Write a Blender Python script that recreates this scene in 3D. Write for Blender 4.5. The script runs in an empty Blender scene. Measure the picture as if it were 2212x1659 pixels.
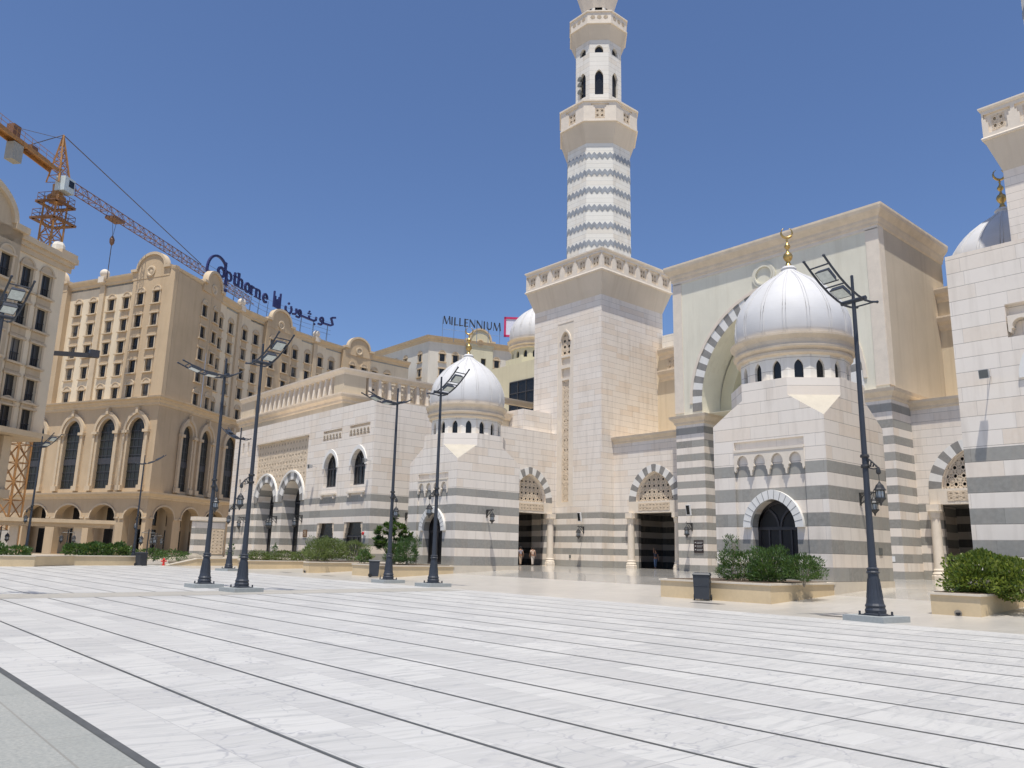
import bpy, bmesh, math, random
from mathutils import Vector, Matrix
from mathutils.geometry import tessellate_polygon
R = math.radians
rnd = random.Random(7)
scene = bpy.context.scene
col = scene.collection
# ---------------------------------------------------------------- camera
cam_d = bpy.data.cameras.new("camera"); cam = bpy.data.objects.new("camera", cam_d); col.objects.link(cam)
cam_d.sensor_fit = 'HORIZONTAL'; cam_d.sensor_width = 36.0; cam_d.lens = 1707.6/2212*36
cam_d.clip_start = 0.1; cam_d.clip_end = 3000
PIT, ROL, HD = R(12.03), R(1.27), R(-41.09)
def camd(az, up=False):
    cp, sp = math.cos(PIT), math.sin(PIT)
    d = (0, cp, -sp) if up else (math.sin(az), -sp*math.cos(az), -cp*math.cos(az))
    c, s = math.cos(ROL), math.sin(ROL)
    return Vector((c*d[0]+s*d[1], -s*d[0]+c*d[1], d[2]))
M3 = Matrix((camd(HD+math.pi/2), camd(HD), camd(0, True)))
cam.matrix_world = Matrix.Translation((0, 0, 1.65)) @ M3.to_4x4()
scene.camera = cam
# ---------------------------------------------------------------- sky, sun, exposure
SUN = Vector((-0.238, -0.208, 1.0)).normalized()
el = math.asin(SUN.z)
world = bpy.data.worlds.new("World"); scene.world = world; world.use_nodes = True
nt = world.node_tree; bg = nt.nodes['Background']
sky = nt.nodes.new('ShaderNodeTexSky'); sky.sky_type = 'NISHITA'; sky.sun_disc = False
sky.sun_elevation = el; sky.sun_rotation = math.atan2(SUN.x, SUN.y)
sky.air_density = 1.0; sky.dust_density = 0.8; sky.ozone_density = 6.0; sky.altitude = 300
tint = nt.nodes.new('ShaderNodeMix'); tint.data_type = 'RGBA'; tint.blend_type = 'MULTIPLY'; tint.inputs[0].default_value = 1; tint.inputs[7].default_value = (.90, .905, .985, 1)
nt.links.new(sky.outputs[0], tint.inputs[6]); nt.links.new(tint.outputs[2], bg.inputs[0]); bg.inputs[1].default_value = 0.095
sun_d = bpy.data.lights.new("sun", 'SUN'); sun_d.energy = 3.4; sun_d.angle = R(0.5); sun_d.color = (1, .95, .87)
sun = bpy.data.objects.new("sun", sun_d); col.objects.link(sun)
sun.rotation_euler = SUN.to_track_quat('Z', 'Y').to_euler()
scene.view_settings.view_transform = 'Standard'; scene.view_settings.look = 'None'
scene.view_settings.gamma = 1; scene.view_settings.exposure = 0.50
try: scene.view_settings.use_curve_mapping = False
except Exception: pass
# ================================================================ materials
class NB:
    def __init__(s, name):
        s.m = bpy.data.materials.new(name); s.m.use_nodes = True; s.t = s.m.node_tree; s.b = s.t.nodes['Principled BSDF']
    def n(s, t, **k):
        x = s.t.nodes.new(t)
        for a, v in k.items(): setattr(x, a, v)
        return x
    def set(s, sock, v):
        if v is None: return
        if hasattr(v, 'is_linked') or isinstance(v, bpy.types.NodeSocket): s.t.links.new(v, sock)
        else: sock.default_value = v
    def ma(s, op, a, b=None, c=None):
        x = s.n('ShaderNodeMath', operation=op); s.set(x.inputs[0], a); s.set(x.inputs[1], b)
        if c is not None: s.set(x.inputs[2], c)
        return x.outputs[0]
    def mix(s, f, a, b, bt='MIX'):
        x = s.n('ShaderNodeMix', data_type='RGBA', blend_type=bt); s.set(x.inputs[0], f)
        s.set(x.inputs[6], a); s.set(x.inputs[7], b); return x.outputs[2]
    def comb(s, a, b, c=0.0):
        x = s.n('ShaderNodeCombineXYZ'); s.set(x.inputs[0], a); s.set(x.inputs[1], b); s.set(x.inputs[2], c); return x.outputs[0]
    def noise(s, v, sc, det=3, rough=.55):
        x = s.n('ShaderNodeTexNoise'); s.set(x.inputs['Vector'], v); x.inputs['Scale'].default_value = sc
        x.inputs['Detail'].default_value = det; x.inputs['Roughness'].default_value = rough; return x.outputs[0]
    def white(s, v):
        x = s.n('ShaderNodeTexWhiteNoise', noise_dimensions='3D'); s.set(x.inputs[0], v); return x.outputs[0]
    def mr(s, v, a, b, c, d):
        x = s.n('ShaderNodeMapRange'); s.set(x.inputs[0], v)
        for i, q in enumerate((a, b, c, d)): x.inputs[i+1].default_value = q
        return x.outputs[0]
    def pos(s):
        x = s.n('ShaderNodeSeparateXYZ'); g = s.n('ShaderNodeNewGeometry'); s.t.links.new(g.outputs['Position'], x.inputs[0])
        return x.outputs[0], x.outputs[1], x.outputs[2], g
    def bump(s, h, dist=.02, st=.5):
        x = s.n('ShaderNodeBump'); x.inputs['Distance'].default_value = dist; x.inputs['Strength'].default_value = st
        s.set(x.inputs['Height'], h); s.t.links.new(x.outputs[0], s.b.inputs['Normal'])
    def done(s, c, rough=.7, metal=0, spec=None):
        s.set(s.b.inputs['Base Color'], c); s.set(s.b.inputs['Roughness'], rough); s.b.inputs['Metallic'].default_value = metal
        if spec is not None: s.b.inputs['Specular IOR Level'].default_value = spec
        return s.m
def c4(c): return (c[0], c[1], c[2], 1)
def sc3(c, k): return (c[0]*k, c[1]*k, c[2]*k, 1)
def simple(name, c, rough=.7, metal=0, var=.08, scale=3, spec=None):
    b = NB(name); g = b.n('ShaderNodeNewGeometry'); nn = b.noise(g.outputs['Position'], scale)
    n2 = b.noise(g.outputs['Position'], scale*9, 2)
    f = b.ma('ADD', b.ma('MULTIPLY', nn, .7), b.ma('MULTIPLY', n2, .3))
    return b.done(b.mix(b.mr(f, .3, .7, 0, 1), sc3(c, 1-var), sc3(c, 1+var)), rough, metal, spec)
def stone(name, z0=.75, ztop=5.76, white=(.79, .72, .63), grey=(.295, .285, .255), course=.5625, length=1.9, jdark=.42, coursesonly=False):
    b = NB(name); x, y, z, g = b.pos()
    sn = b.n('ShaderNodeSeparateXYZ'); b.t.links.new(g.outputs['True Normal'], sn.inputs[0])
    u = b.ma('ADD', b.ma('MULTIPLY', x, b.ma('ABSOLUTE', sn.outputs[1])), b.ma('MULTIPLY', y, b.ma('ABSOLUTE', sn.outputs[0])))
    k = b.ma('DIVIDE', b.ma('SUBTRACT', z, z0-course*40), course); kf = b.ma('FLOOR', k); kr = b.ma('FRACT', k)
    off = b.white(b.comb(kf, 3.3, 1.1))
    uu = b.ma('ADD', b.ma('DIVIDE', u, length), b.ma('MULTIPLY', off, 1.0)); uf = b.ma('FLOOR', uu); ur = b.ma('FRACT', uu)
    cell = b.white(b.comb(kf, uf, 7.7)); cell2 = b.white(b.comb(uf, kf, 2.2))
    nz = b.noise(g.outputs['Position'], .35, 4); nf = b.noise(g.outputs['Position'], 6, 4)
    w = b.mix(b.ma('MULTIPLY', b.mr(cell, .45, 1, 0, 1), .95), c4(white), (white[0]*.94, white[1]*.87, white[2]*.79, 1))
    w = b.mix(b.mr(cell2, 0, 1, 0, .35), w, (white[0]*1.1, white[1]*1.11, white[2]*1.13, 1))
    w = b.mix(b.mr(nz, .4, .8, 0, .5), w, sc3(white, .86)); w = b.mix(b.mr(nf, .3, .7, 0, .3), w, sc3(white, 1.06))
    gcol = b.mix(cell, sc3(grey, .82), sc3(grey, 1.2)); gcol = b.mix(b.mr(nf, .35, .7, 0, .5), gcol, sc3(grey, 1.3))
    isg = b.ma('MULTIPLY', b.ma('LESS_THAN', b.ma('MODULO', kf, 2.0), .5), b.ma('MULTIPLY', b.ma('LESS_THAN', z, ztop), b.ma('GREATER_THAN', z, z0)))
    c = b.mix(isg, w, gcol)
    jl = b.ma('LESS_THAN', kr, .036)
    jv = b.ma('LESS_THAN', ur, .012)
    jv = b.ma('MULTIPLY', jv, .2)
    vert = b.ma('LESS_THAN', b.ma('ABSOLUTE', sn.outputs[2]), .6)
    j = b.ma('MULTIPLY', b.ma('MAXIMUM', b.ma('MULTIPLY', jl, .62), jv), vert)
    # faint dirt runs below joints
    st = b.noise(b.comb(b.ma('MULTIPLY', u, 2.2), b.ma('MULTIPLY', z, .25)), 1.0, 3)
    c = b.mix(b.mr(st, .50, .78, 0, .36), c, sc3((.40, .34, .27), 1))
    c = b.mix(j, c, (.10, .09, .08, 1))
    b.bump(b.ma('SUBTRACT', b.ma('MULTIPLY', nf, .3), j), .012, .5)
    return b.done(c, .78, 0, .3)
M = {}
M['stone'] = stone('striped_stone')
M['stone_hall'] = stone('striped_stone_hall', .48, 5.52)
M['stone_arch'] = stone('arch_striped_stone', .75, 7.6)
M['stone_shaded'] = stone('shaded_striped_stone', .48, 9, (.46, .42, .38), (.09, .088, .085))  # same striped stone darkened: the passage shade is put into its colour
M['stone_pier'] = stone('striped_stone_pier', .40, 12.2)
M['white_stone'] = stone('white_stone', 26.9-40*.5625, 0, (.77, .73, .65))
M['shaft'] = stone('shaft_marble', 33.2, 0, (.77, .745, .67), course=.5, length=1.1)
M['grey_marble'] = simple('grey_marble', (.285, .305, .325), .6, var=.25, scale=1.5)
M['grey_block'] = simple('grey_block', (.25, .24, .22), .7, var=.2, scale=2)
M['white_block'] = simple('white_block', (.75, .73, .68), .7, var=.06)
M['corbel'] = simple('corbel_stone', (.66, .575, .46), .78, var=.08, scale=1.2)
M['slope'] = simple('slope_stone', (.50, .45, .36), .8, var=.08, scale=2)
M['beige'] = simple('beige_trim', (.68, .57, .43), .75, var=.12, scale=1.4)
M['beige_light'] = simple('beige_light_stone', (.73, .645, .53), .75, var=.08, scale=1.4)
M['iwan'] = simple('pale_plaster', (.69, .665, .55), .85, var=.035, scale=.8)
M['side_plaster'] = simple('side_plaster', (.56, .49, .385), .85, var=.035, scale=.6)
M['cream'] = simple('cream_plaster', (.62, .52, .375), .85, var=.05, scale=.6)
M['hall'] = simple('hall_plaster', (.58, .54, .38), .85, var=.04, scale=.6)
M['tan'] = simple('tan_plaster', (.53, .42, .285), .85, var=.05, scale=.5)
M['hotel_cream'] = simple('hotel_cream', (.76, .64, .46), .85, var=.05, scale=.5)
M['hotel_tan'] = simple('hotel_tan', (.55, .42, .27), .85, var=.06, scale=.5)
M['trim'] = simple('hotel_trim', (.58, .46, .31), .8, var=.1, scale=1)
M['hotel_white'] = simple('hotel_white', (.66, .62, .53), .85, var=.04, scale=.5)
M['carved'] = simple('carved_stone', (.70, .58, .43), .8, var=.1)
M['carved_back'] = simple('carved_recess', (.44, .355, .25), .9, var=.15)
M['screen'] = simple('screen_stone', (.66, .56, .43), .8, var=.08)
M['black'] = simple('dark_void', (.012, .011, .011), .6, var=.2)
def hotel_glass():
    b = NB('hotel_glass'); o = b.n('ShaderNodeObjectInfo'); x, y, z, g = b.pos(); rr = o.outputs['Random']
    cur = b.ma('GREATER_THAN', rr, .72); st = b.noise(b.comb(b.ma('MULTIPLY', x, 9), b.ma('MULTIPLY', y, 9), rr), 1.5, 2)
    side = b.ma('LESS_THAN', b.ma('FRACT', b.ma('ADD', b.ma('MULTIPLY', b.ma('ADD', x, y), .31), rr)), .55)
    c = b.mix(rr, (.010, .011, .012, 1), (.045, .045, .042, 1)); cc = b.mix(st, (.10, .09, .075, 1), (.22, .20, .17, 1))
    return b.done(b.mix(b.ma('MULTIPLY', cur, side), c, cc), .3, 0, .5)
M['hotel_glass'] = hotel_glass()
def plaster(name, c, z0=0, ph_=3.4, jk=.10):
    b = NB(name); x, y, z, g = b.pos(); sn = b.n('ShaderNodeSeparateXYZ'); b.t.links.new(g.outputs['True Normal'], sn.inputs[0])
    u = b.ma('ADD', b.ma('MULTIPLY', x, b.ma('ABSOLUTE', sn.outputs[1])), b.ma('MULTIPLY', y, b.ma('ABSOLUTE', sn.outputs[0])))
    big = b.noise(g.outputs['Position'], .22, 5, .6); fine = b.noise(g.outputs['Position'], 9, 3); st = b.noise(b.comb(b.ma('MULTIPLY', u, 1.6), b.ma('MULTIPLY', z, .09)), 1.0, 4, .65)
    col_ = b.mix(b.mr(big, .35, .7, 0, 1), sc3(c, 1.05), sc3(c, .90)); col_ = b.mix(b.mr(st, .50, .78, 0, .45), col_, (c[0]*.70, c[1]*.66, c[2]*.60, 1)); col_ = b.mix(b.mr(fine, .3, .7, 0, .12), col_, sc3(c, .8))
    b.bump(fine, .006, .3); return b.done(col_, .88, 0, .25)
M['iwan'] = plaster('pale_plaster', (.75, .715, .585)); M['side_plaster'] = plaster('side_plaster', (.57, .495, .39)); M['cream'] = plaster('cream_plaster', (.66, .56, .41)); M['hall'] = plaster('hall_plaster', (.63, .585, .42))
M['hotel_cream'] = plaster('hotel_cream', (.76, .64, .46)); M['hotel_tan'] = plaster('hotel_tan', (.55, .42, .27)); M['tan'] = plaster('tan_plaster', (.53, .42, .285)); M['hotel_white'] = plaster('hotel_white', (.70, .65, .55)); M['planter'] = plaster('planter_stone', (.66, .53, .345)); M['corbel'] = plaster('corbel_stone', (.66, .575, .46))
def glassy(name, c, r=.12):
    b = NB(name); g = b.n('ShaderNodeNewGeometry'); nn = b.noise(g.outputs['Position'], .7)
    return b.done(b.mix(nn, sc3(c, .4), sc3(c, 1.7)), r, 0, .45)
M['glass'] = glassy('dark_glass', (.014, .015, .016), .25); M['glass2'] = glassy('tinted_glass', (.022, .024, .02), .4)
M['frame'] = simple('dark_frame', (.05, .05, .055), .5)
M['wood'] = simple('dark_timber', (.035, .03, .032), .45, var=.25)
M['iron'] = simple('painted_iron', (.032, .038, .05), .5, .0, .1, 6)
M['lantern_iron'] = simple('lantern_iron', (.045, .045, .045), .45, .3, .25, 12)
M['lantern_glass'] = simple('lantern_glass', (.5, .52, .5), .15, 0, .1, 8)
M['flood_glass'] = simple('floodlight_glass', (.50, .54, .52), .12, 0, .2, 9)
M['plinth'] = simple('granite_plinth', (.34, .36, .35), .55, var=.12, scale=14)
M['planter'] = simple('planter_stone', (.64, .50, .305), .7, var=.1, scale=.9)
M['coping'] = simple('planter_coping', (.66, .585, .47), .6, var=.06)
M['soil'] = simple('soil', (.10, .07, .045), .95, var=.3)
M['orange'] = simple('crane_paint', (.40, .20, .065), .55, .1, .25, 2)
M['orange_dark'] = simple('crane_paint_dark', (.20, .105, .06), .6, .1, .25, 2)
M['concrete'] = simple('concrete', (.34, .33, .29), .9, var=.1)
M['cabin'] = simple('cabin_paint', (.55, .62, .62), .5, var=.06)
M['cable'] = simple('cable', (.09, .07, .06), .6)
M['bin'] = simple('bin_plastic', (.035, .04, .048), .5, 0, .1, 8)
M['rubber'] = simple('rubber', (.02, .02, .02), .8)
M['navy'] = simple('navy_letter', (.028, .03, .12), .45)
M['black_letter'] = simple('black_letter', (.03, .035, .045), .45)
M['sign_frame'] = simple('sign_frame', (.17, .23, .33), .5)
M['magenta'] = simple('magenta_letter', (.55, .03, .12), .5)
M['sign_white'] = simple('sign_white', (.7, .7, .78), .5)
M['red'] = simple('red_paint', (.60, .03, .025), .4)
M['brown_plaque'] = simple('bronze_plaque', (.19, .10, .045), .5, .3)
M['dark_plaque'] = simple('dark_plaque', (.035, .025, .025), .4)
M['letter'] = simple('sign_lettering', (.5, .5, .48), .5)
M['lamp_grey'] = simple('speaker_grey', (.42, .42, .41), .6); M['speaker_face'] = simple('speaker_face', (.13, .135, .125), .8)
M['white_plastic'] = simple('white_plastic', (.72, .72, .7), .5)
M['skin'] = simple('skin', (.30, .16, .10), .6); M['hair'] = simple('hair', (.015, .012, .01), .7)
M['shirt_grey'] = simple('grey_shirt', (.30, .28, .31), .85); M['shirt_tan'] = simple('tan_shirt', (.58, .43, .33), .85)
M['shirt_dark'] = simple('dark_shirt', (.03, .035, .06), .85); M['jeans'] = simple('blue_jeans', (.10, .16, .28), .85)
M['trouser_tan'] = simple('tan_trousers', (.40, .30, .22), .85); M['trouser_pale'] = simple('pale_trousers', (.55, .49, .43), .85)
M['shoe'] = simple('shoe', (.05, .045, .04), .6)
M['bark'] = simple('bark', (.30, .26, .21), .9, var=.2, scale=8); M['rock'] = simple('boulder', (.33, .29, .23), .9, var=.2)
M['paper'] = simple('paper', (.75, .75, .73), .8)
def gold():
    b = NB('gold'); g = b.n('ShaderNodeNewGeometry'); nn = b.noise(g.outputs['Position'], 6)
    return b.done(b.mix(nn, (.42, .27, .08, 1), (.60, .42, .17, 1)), .34, .85)
M['gold'] = gold()
def dome_mat():
    b = NB('dome_white'); x, y, z, g = b.pos(); nn = b.noise(g.outputs['Position'], .9, 4)
    zc = b.ma('FRACT', b.ma('MULTIPLY', z, 2.1)); j = b.ma('MULTIPLY', b.ma('LESS_THAN', zc, .03), .12)
    c = b.mix(b.mr(nn, .35, .75, 0, 1), (.64, .63, .615, 1), (.58, .57, .555, 1))
    return b.done(b.mix(j, c, (.3, .3, .3, 1)), .6, 0, .3)
M['dome'] = dome_mat()
def leafm(name, a, b2):
    b = NB(name); oi = b.n('ShaderNodeNewGeometry'); rr = oi.outputs['Random Per Island']
    nn = b.noise(oi.outputs['Position'], 2.2, 2)
    c = b.mix(rr, c4(a), c4(b2)); c = b.mix(b.mr(nn, .35, .7, 0, .6), c, sc3(a, .55))
    b.set(b.b.inputs['Base Color'], c); b.b.inputs['Roughness'].default_value = .5
    tr = b.n('ShaderNodeBsdfTranslucent'); b.set(tr.inputs[0], b.mix(.5, c, (.25, .35, .05, 1)))
    mx = b.n('ShaderNodeMixShader'); mx.inputs[0].default_value = .25
    out = [n for n in b.t.nodes if n.type == 'OUTPUT_MATERIAL'][0]
    b.t.links.new(b.b.outputs[0], mx.inputs[1]); b.t.links.new(tr.outputs[0], mx.inputs[2]); b.t.links.new(mx.outputs[0], out.inputs[0])
    return b.m
M['leaf_mid'] = leafm('leaf_mid', (.035, .085, .018), (.09, .17, .04))
M['leaf_dark'] = leafm('leaf_dark', (.028, .075, .02), (.07, .15, .04))
M['leaf_yellow'] = leafm('leaf_yellow', (.06, .12, .02), (.30, .34, .05))
M['leaf_olive'] = leafm('leaf_olive', (.09, .13, .04), (.20, .25, .07))
def plaza_mat():
    b = NB('plaza_marble'); x, y, z, g = b.pos()
    u = b.ma('ADD', x, b.ma('MULTIPLY', y, .008))
    s = b.ma('DIVIDE', b.ma('SUBTRACT', u, 2.3), .65); sf = b.ma('FLOOR', s); sr = b.ma('FRACT', s)
    off = b.white(b.comb(sf, 1.7, .4))
    v = b.ma('ADD', b.ma('DIVIDE', b.ma('SUBTRACT', y, 9.56), 1.3), b.ma('MULTIPLY', b.ma('FLOOR', b.ma('MULTIPLY', off, 1.999)), .5))
    vf = b.ma('FLOOR', v); vr = b.ma('FRACT', v)
    cell = b.white(b.comb(sf, vf, 3.1)); cell2 = b.white(b.comb(vf, sf, 9.1))
    base = b.mix(cell, (.44, .432, .408, 1), (.54, .53, .495, 1))
    # long streaks
    ang = b.ma('MULTIPLY', b.ma('SUBTRACT', cell2, .5), 2.4)
    wob = b.ma('MULTIPLY', b.noise(b.comb(u, y, cell), .9, 3), 2.2)
    uy = b.ma('ADD', b.ma('ADD', b.ma('MULTIPLY', y, 7.0), wob), b.ma('MULTIPLY', u, ang))
    st = b.noise(b.comb(b.ma('MULTIPLY', u, .8), b.ma('ADD', uy, b.ma('MULTIPLY', cell, 31)), b.ma('MULTIPLY', cell2, 9)), 1.1, 5, .62)
    c = b.mix(b.mr(st, .52, .70, 0, .8), base, (.35, .35, .338, 1))
    c = b.mix(b.mr(st, .30, .46, .5, 0), c, (.60, .59, .57, 1))
    # thin veins
    w = b.n('ShaderNodeTexNoise'); b.set(w.inputs['Vector'], g.outputs['Position']); w.inputs['Scale'].default_value = 1.3; w.inputs['Detail'].default_value = 4
    wv = b.n('ShaderNodeVectorMath', operation='SCALE'); b.set(wv.inputs[0], w.outputs[1]); wv.inputs['Scale'].default_value = 1.3
    wa = b.n('ShaderNodeVectorMath', operation='ADD'); b.set(wa.inputs[0], g.outputs['Position']); b.set(wa.inputs[1], wv.outputs[0])
    vo = b.n('ShaderNodeTexVoronoi', feature='DISTANCE_TO_EDGE'); b.set(vo.inputs['Vector'], wa.outputs[0]); vo.inputs['Scale'].default_value = 1.5
    pn = b.noise(g.outputs['Position'], .33, 3)
    vein = b.ma('MULTIPLY', b.mr(vo.outputs[0], 0, .028, 1, 0), b.mr(pn, .40, .56, 0, 1))
    vein = b.ma('MULTIPLY', vein, b.mr(b.noise(g.outputs['Position'], 4, 2), .40, .56, .05, .9))
    fs = b.noise(b.comb(b.ma('MULTIPLY', u, 1.6), b.ma('ADD', b.ma('MULTIPLY', y, 22), b.ma('MULTIPLY', cell, 31)), 0), 1.3, 4, .7)
    c = b.mix(b.mr(fs, .56, .74, 0, .32), c, (.33, .33, .325, 1))
    c = b.mix(vein, c, (.30, .30, .31, 1))
    big = b.noise(g.outputs['Position'], .12, 3); c = b.mix(b.mr(big, .4, .7, 0, .22), c, (.43, .425, .41, 1))
    j = b.ma('MAXIMUM', b.ma('LESS_THAN', sr, .010), b.ma('MULTIPLY', b.ma('LESS_THAN', vr, .004), .8))
    # strong cross joint lines every 3.9 m
    q = b.ma('FRACT', b.ma('DIVIDE', b.ma('SUBTRACT', y, 9.56), 5.2)); j2 = b.ma('LESS_THAN', q, .003)
    c = b.mix(b.ma('MULTIPLY', j, .5), c, (.2, .2, .2, 1)); c = b.mix(b.ma('MULTIPLY', j2, .6), c, (.2, .2, .2, 1))
    # small dark specks of dirt
    sp = b.n('ShaderNodeTexVoronoi'); b.set(sp.inputs['Vector'], g.outputs['Position']); sp.inputs['Scale'].default_value = 1.1
    c = b.mix(b.ma('MULTIPLY', b.ma('LESS_THAN', sp.outputs[0], .012), .7), c, (.12, .11, .1, 1))
    b.bump(b.noise(g.outputs['Position'], 30, 3), .004, .25)
    return b.done(c, b.mr(st, .3, .7, .42, .6), 0, .35)
M['plaza'] = plaza_mat()
def slab_mat(name, a, b2, dark, su, sv, rough, strk=.3, joint=.3, speck=.25):
    b = NB(name); x, y, z, g = b.pos()
    s = b.ma('DIVIDE', x, su); sf = b.ma('FLOOR', s); sr = b.ma('FRACT', s)
    v = b.ma('ADD', b.ma('DIVIDE', y, sv), b.white(b.comb(sf, 1.7, .4))); vf = b.ma('FLOOR', v); vr = b.ma('FRACT', v)
    cell = b.white(b.comb(sf, vf, 3.1)); c = b.mix(cell, c4(a), c4(b2))
    st = b.noise(b.comb(b.ma('MULTIPLY', x, .7), b.ma('ADD', b.ma('MULTIPLY', y, 2.0), b.ma('MULTIPLY', cell, 17))), 1.2, 5, .6)
    c = b.mix(b.mr(st, .48, .75, 0, strk*2), c, c4(dark))
    nf = b.noise(g.outputs['Position'], 26, 3, .8); c = b.mix(b.mr(nf, .35, .65, 0, speck), c, c4(dark))
    big = b.noise(g.outputs['Position'], .2, 3); c = b.mix(b.mr(big, .4, .7, 0, .3), c, c4(dark))
    j = b.ma('MAXIMUM', b.ma('LESS_THAN', sr, .02/su), b.ma('LESS_THAN', vr, .012/sv))
    c = b.mix(b.ma('MULTIPLY', j, joint), c, (.18, .16, .13, 1))
    return b.done(c, rough, 0, .5)
M['apron'] = slab_mat('apron_granite', (.50, .47, .42), (.56, .525, .47), (.41, .385, .34), 1.2, .6, .28)
M['polished'] = slab_mat('polished_marble', (.50, .475, .43), (.60, .575, .53), (.30, .285, .25), 1.2, .8, .10, .3)
M['granite'] = slab_mat('grey_granite', (.35, .35, .315), (.40, .395, .355), (.235, .245, .225), 1.8, 1.25, .6, .2, .45, .85)
M['band'] = slab_mat('grey_band', (.40, .38, .33), (.46, .43, .37), (.3, .285, .25), 1.3, .6, .5, .2)
M['inlay'] = simple('dark_inlay', (.085, .088, .085), .5, var=.25, scale=5)
M['ground'] = simple('ground_paving', (.42, .36, .28), .9, var=.1, scale=.3)
M['grate'] = simple('drain_grate', (.10, .09, .08), .6)
M['shaded_floor'] = simple('shaded_floor', (.06, .055, .055), .5)  # floor inside the portals, its shade painted in as a dark colour
M['hotel_floor'] = simple('hotel_floor', (.42, .35, .26), .7)
# ================================================================ mesh builder
class MB:
    def __init__(s): s.v = []; s.f = []; s.mi = []; s.c = 0
    def poly(s, pts, mi=0):
        i = len(s.v); s.v += [tuple(p) for p in pts]; s.f.append(tuple(range(i, i+len(pts)))); s.mi.append(mi)
    def box(s, x0, x1, y0, y1, z0, z1, mi=0):
        i = len(s.v); s.v += [(x, y, z) for z in (z0, z1) for y in (y0, y1) for x in (x0, x1)]
        for q in ((0, 2, 3, 1), (4, 5, 7, 6), (0, 1, 5, 4), (2, 6, 7, 3), (0, 4, 6, 2), (1, 3, 7, 5)):
            s.f.append(tuple(i+a for a in q)); s.mi.append(mi)
    def hexa(s, p, mi=0):   # 8 points, bottom 4 (ccw) + top 4
        i = len(s.v); s.v += [tuple(q) for q in p]
        for q in ((0, 3, 2, 1), (4, 5, 6, 7), (0, 1, 5, 4), (1, 2, 6, 5), (2, 3, 7, 6), (3, 0, 4, 7)):
            s.f.append(tuple(i+a for a in q)); s.mi.append(mi)
    def bar(s, a, b, w, h=None, up=(0, 0, 1), mi=0):
        a = Vector(a); b = Vector(b); d = (b-a)
        if d.length < 1e-6: return
        d.normalize(); u = Vector(up)
        if abs(d.dot(u)) > .98: u = Vector((1, 0, 0))
        sd = d.cross(u).normalized()*(w/2); uu = sd.cross(d).normalized()*((h or w)/2)
        s.hexa([a-sd-uu, a+sd-uu, b+sd-uu, b-sd-uu, a-sd+uu, a+sd+uu, b+sd+uu, b-sd+uu], mi)
    def tube(s, pts, r, n=8, mi=0, cap=True):
        pts = [Vector(p) for p in pts]; rings = []
        rs = r if isinstance(r, (list, tuple)) else [r]*len(pts)
        for k, p in enumerate(pts):
            d = (pts[min(k+1, len(pts)-1)]-pts[max(k-1, 0)]).normalized()
            u = Vector((0, 0, 1)) if abs(d.z) < .95 else Vector((1, 0, 0))
            a = d.cross(u).normalized(); b = d.cross(a).normalized()
            i = len(s.v); s.v += [tuple(p+(a*math.cos(2*math.pi*j/n)+b*math.sin(2*math.pi*j/n))*rs[k]) for j in range(n)]; rings.append(i)
        for A, B in zip(rings[:-1], rings[1:]):
            for j in range(n): s.f.append((A+j, A+(j+1) % n, B+(j+1) % n, B+j)); s.mi.append(mi)
        if cap:
            s.f.append(tuple(rings[0]+j for j in range(n))[::-1]); s.mi.append(mi); s.f.append(tuple(rings[-1]+j for j in range(n))); s.mi.append(mi)
    def lathe(s, prof, c=(0, 0), n=32, mi=0, ph=0, z=0, cap=True):
        rings = []
        for r, zz in prof:
            i = len(s.v); s.v += [(c[0]+r*math.cos(ph+2*math.pi*j/n), c[1]+r*math.sin(ph+2*math.pi*j/n), z+zz) for j in range(n)]; rings.append(i)
        for A, B in zip(rings[:-1], rings[1:]):
            for j in range(n): s.f.append((A+j, A+(j+1) % n, B+(j+1) % n, B+j)); s.mi.append(mi)
        if cap:
            s.f.append(tuple(rings[0]+j for j in range(n))[::-1]); s.mi.append(mi); s.f.append(tuple(rings[-1]+j for j in range(n))); s.mi.append(mi)
    def prism(s, poly, z0, z1, mi=0):    # poly: list (x,y)
        n = len(poly); i = len(s.v); s.v += [(p[0], p[1], z0) for p in poly]+[(p[0], p[1], z1) for p in poly]
        s.f.append(tuple(i+k for k in range(n))[::-1]); s.f.append(tuple(i+n+k for k in range(n))); s.mi += [mi, mi]
        for k in range(n): s.f.append((i+k, i+(k+1) % n, i+n+(k+1) % n, i+n+k)); s.mi.append(mi)
    def sphere(s, c, r, n=12, mi=0, sz=1):
        s.lathe([(max(r*math.sin(math.pi*k/n), .001), -r*sz*math.cos(math.pi*k/n)) for k in range(n+1)], (c[0], c[1]), n+4, mi, 0, c[2])
RL = {}
def tag(o, label=None, cat=None, group=None, kind=None):
    if label: o['label'] = label
    if cat: o['category'] = cat
    if group: o['group'] = group
    if kind: o['kind'] = kind
    return o
def build(name, mb, mat, parent=None, smooth=False, recalc=False):
    me = bpy.data.meshes.new(name); o = bpy.data.objects.new(name, me); col.objects.link(o)
    L = Vector((0, 0, 0))
    if parent is not None:
        o.parent = parent; L = RL.get(parent.name, L); RL[o.name] = L
    me.from_pydata([tuple(Vector(v)-L) for v in mb.v], [], mb.f)
    for m in (mat if isinstance(mat, (list, tuple)) else [mat]): me.materials.append(M[m] if isinstance(m, str) else m)
    if any(mb.mi): me.polygons.foreach_set('material_index', mb.mi)
    if smooth: me.polygons.foreach_set('use_smooth', [True]*len(me.polygons))
    if recalc:
        bm = bmesh.new(); bm.from_mesh(me); bmesh.ops.recalc_face_normals(bm, faces=bm.faces); bm.to_mesh(me); bm.free()
    me.update()
    return o
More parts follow.
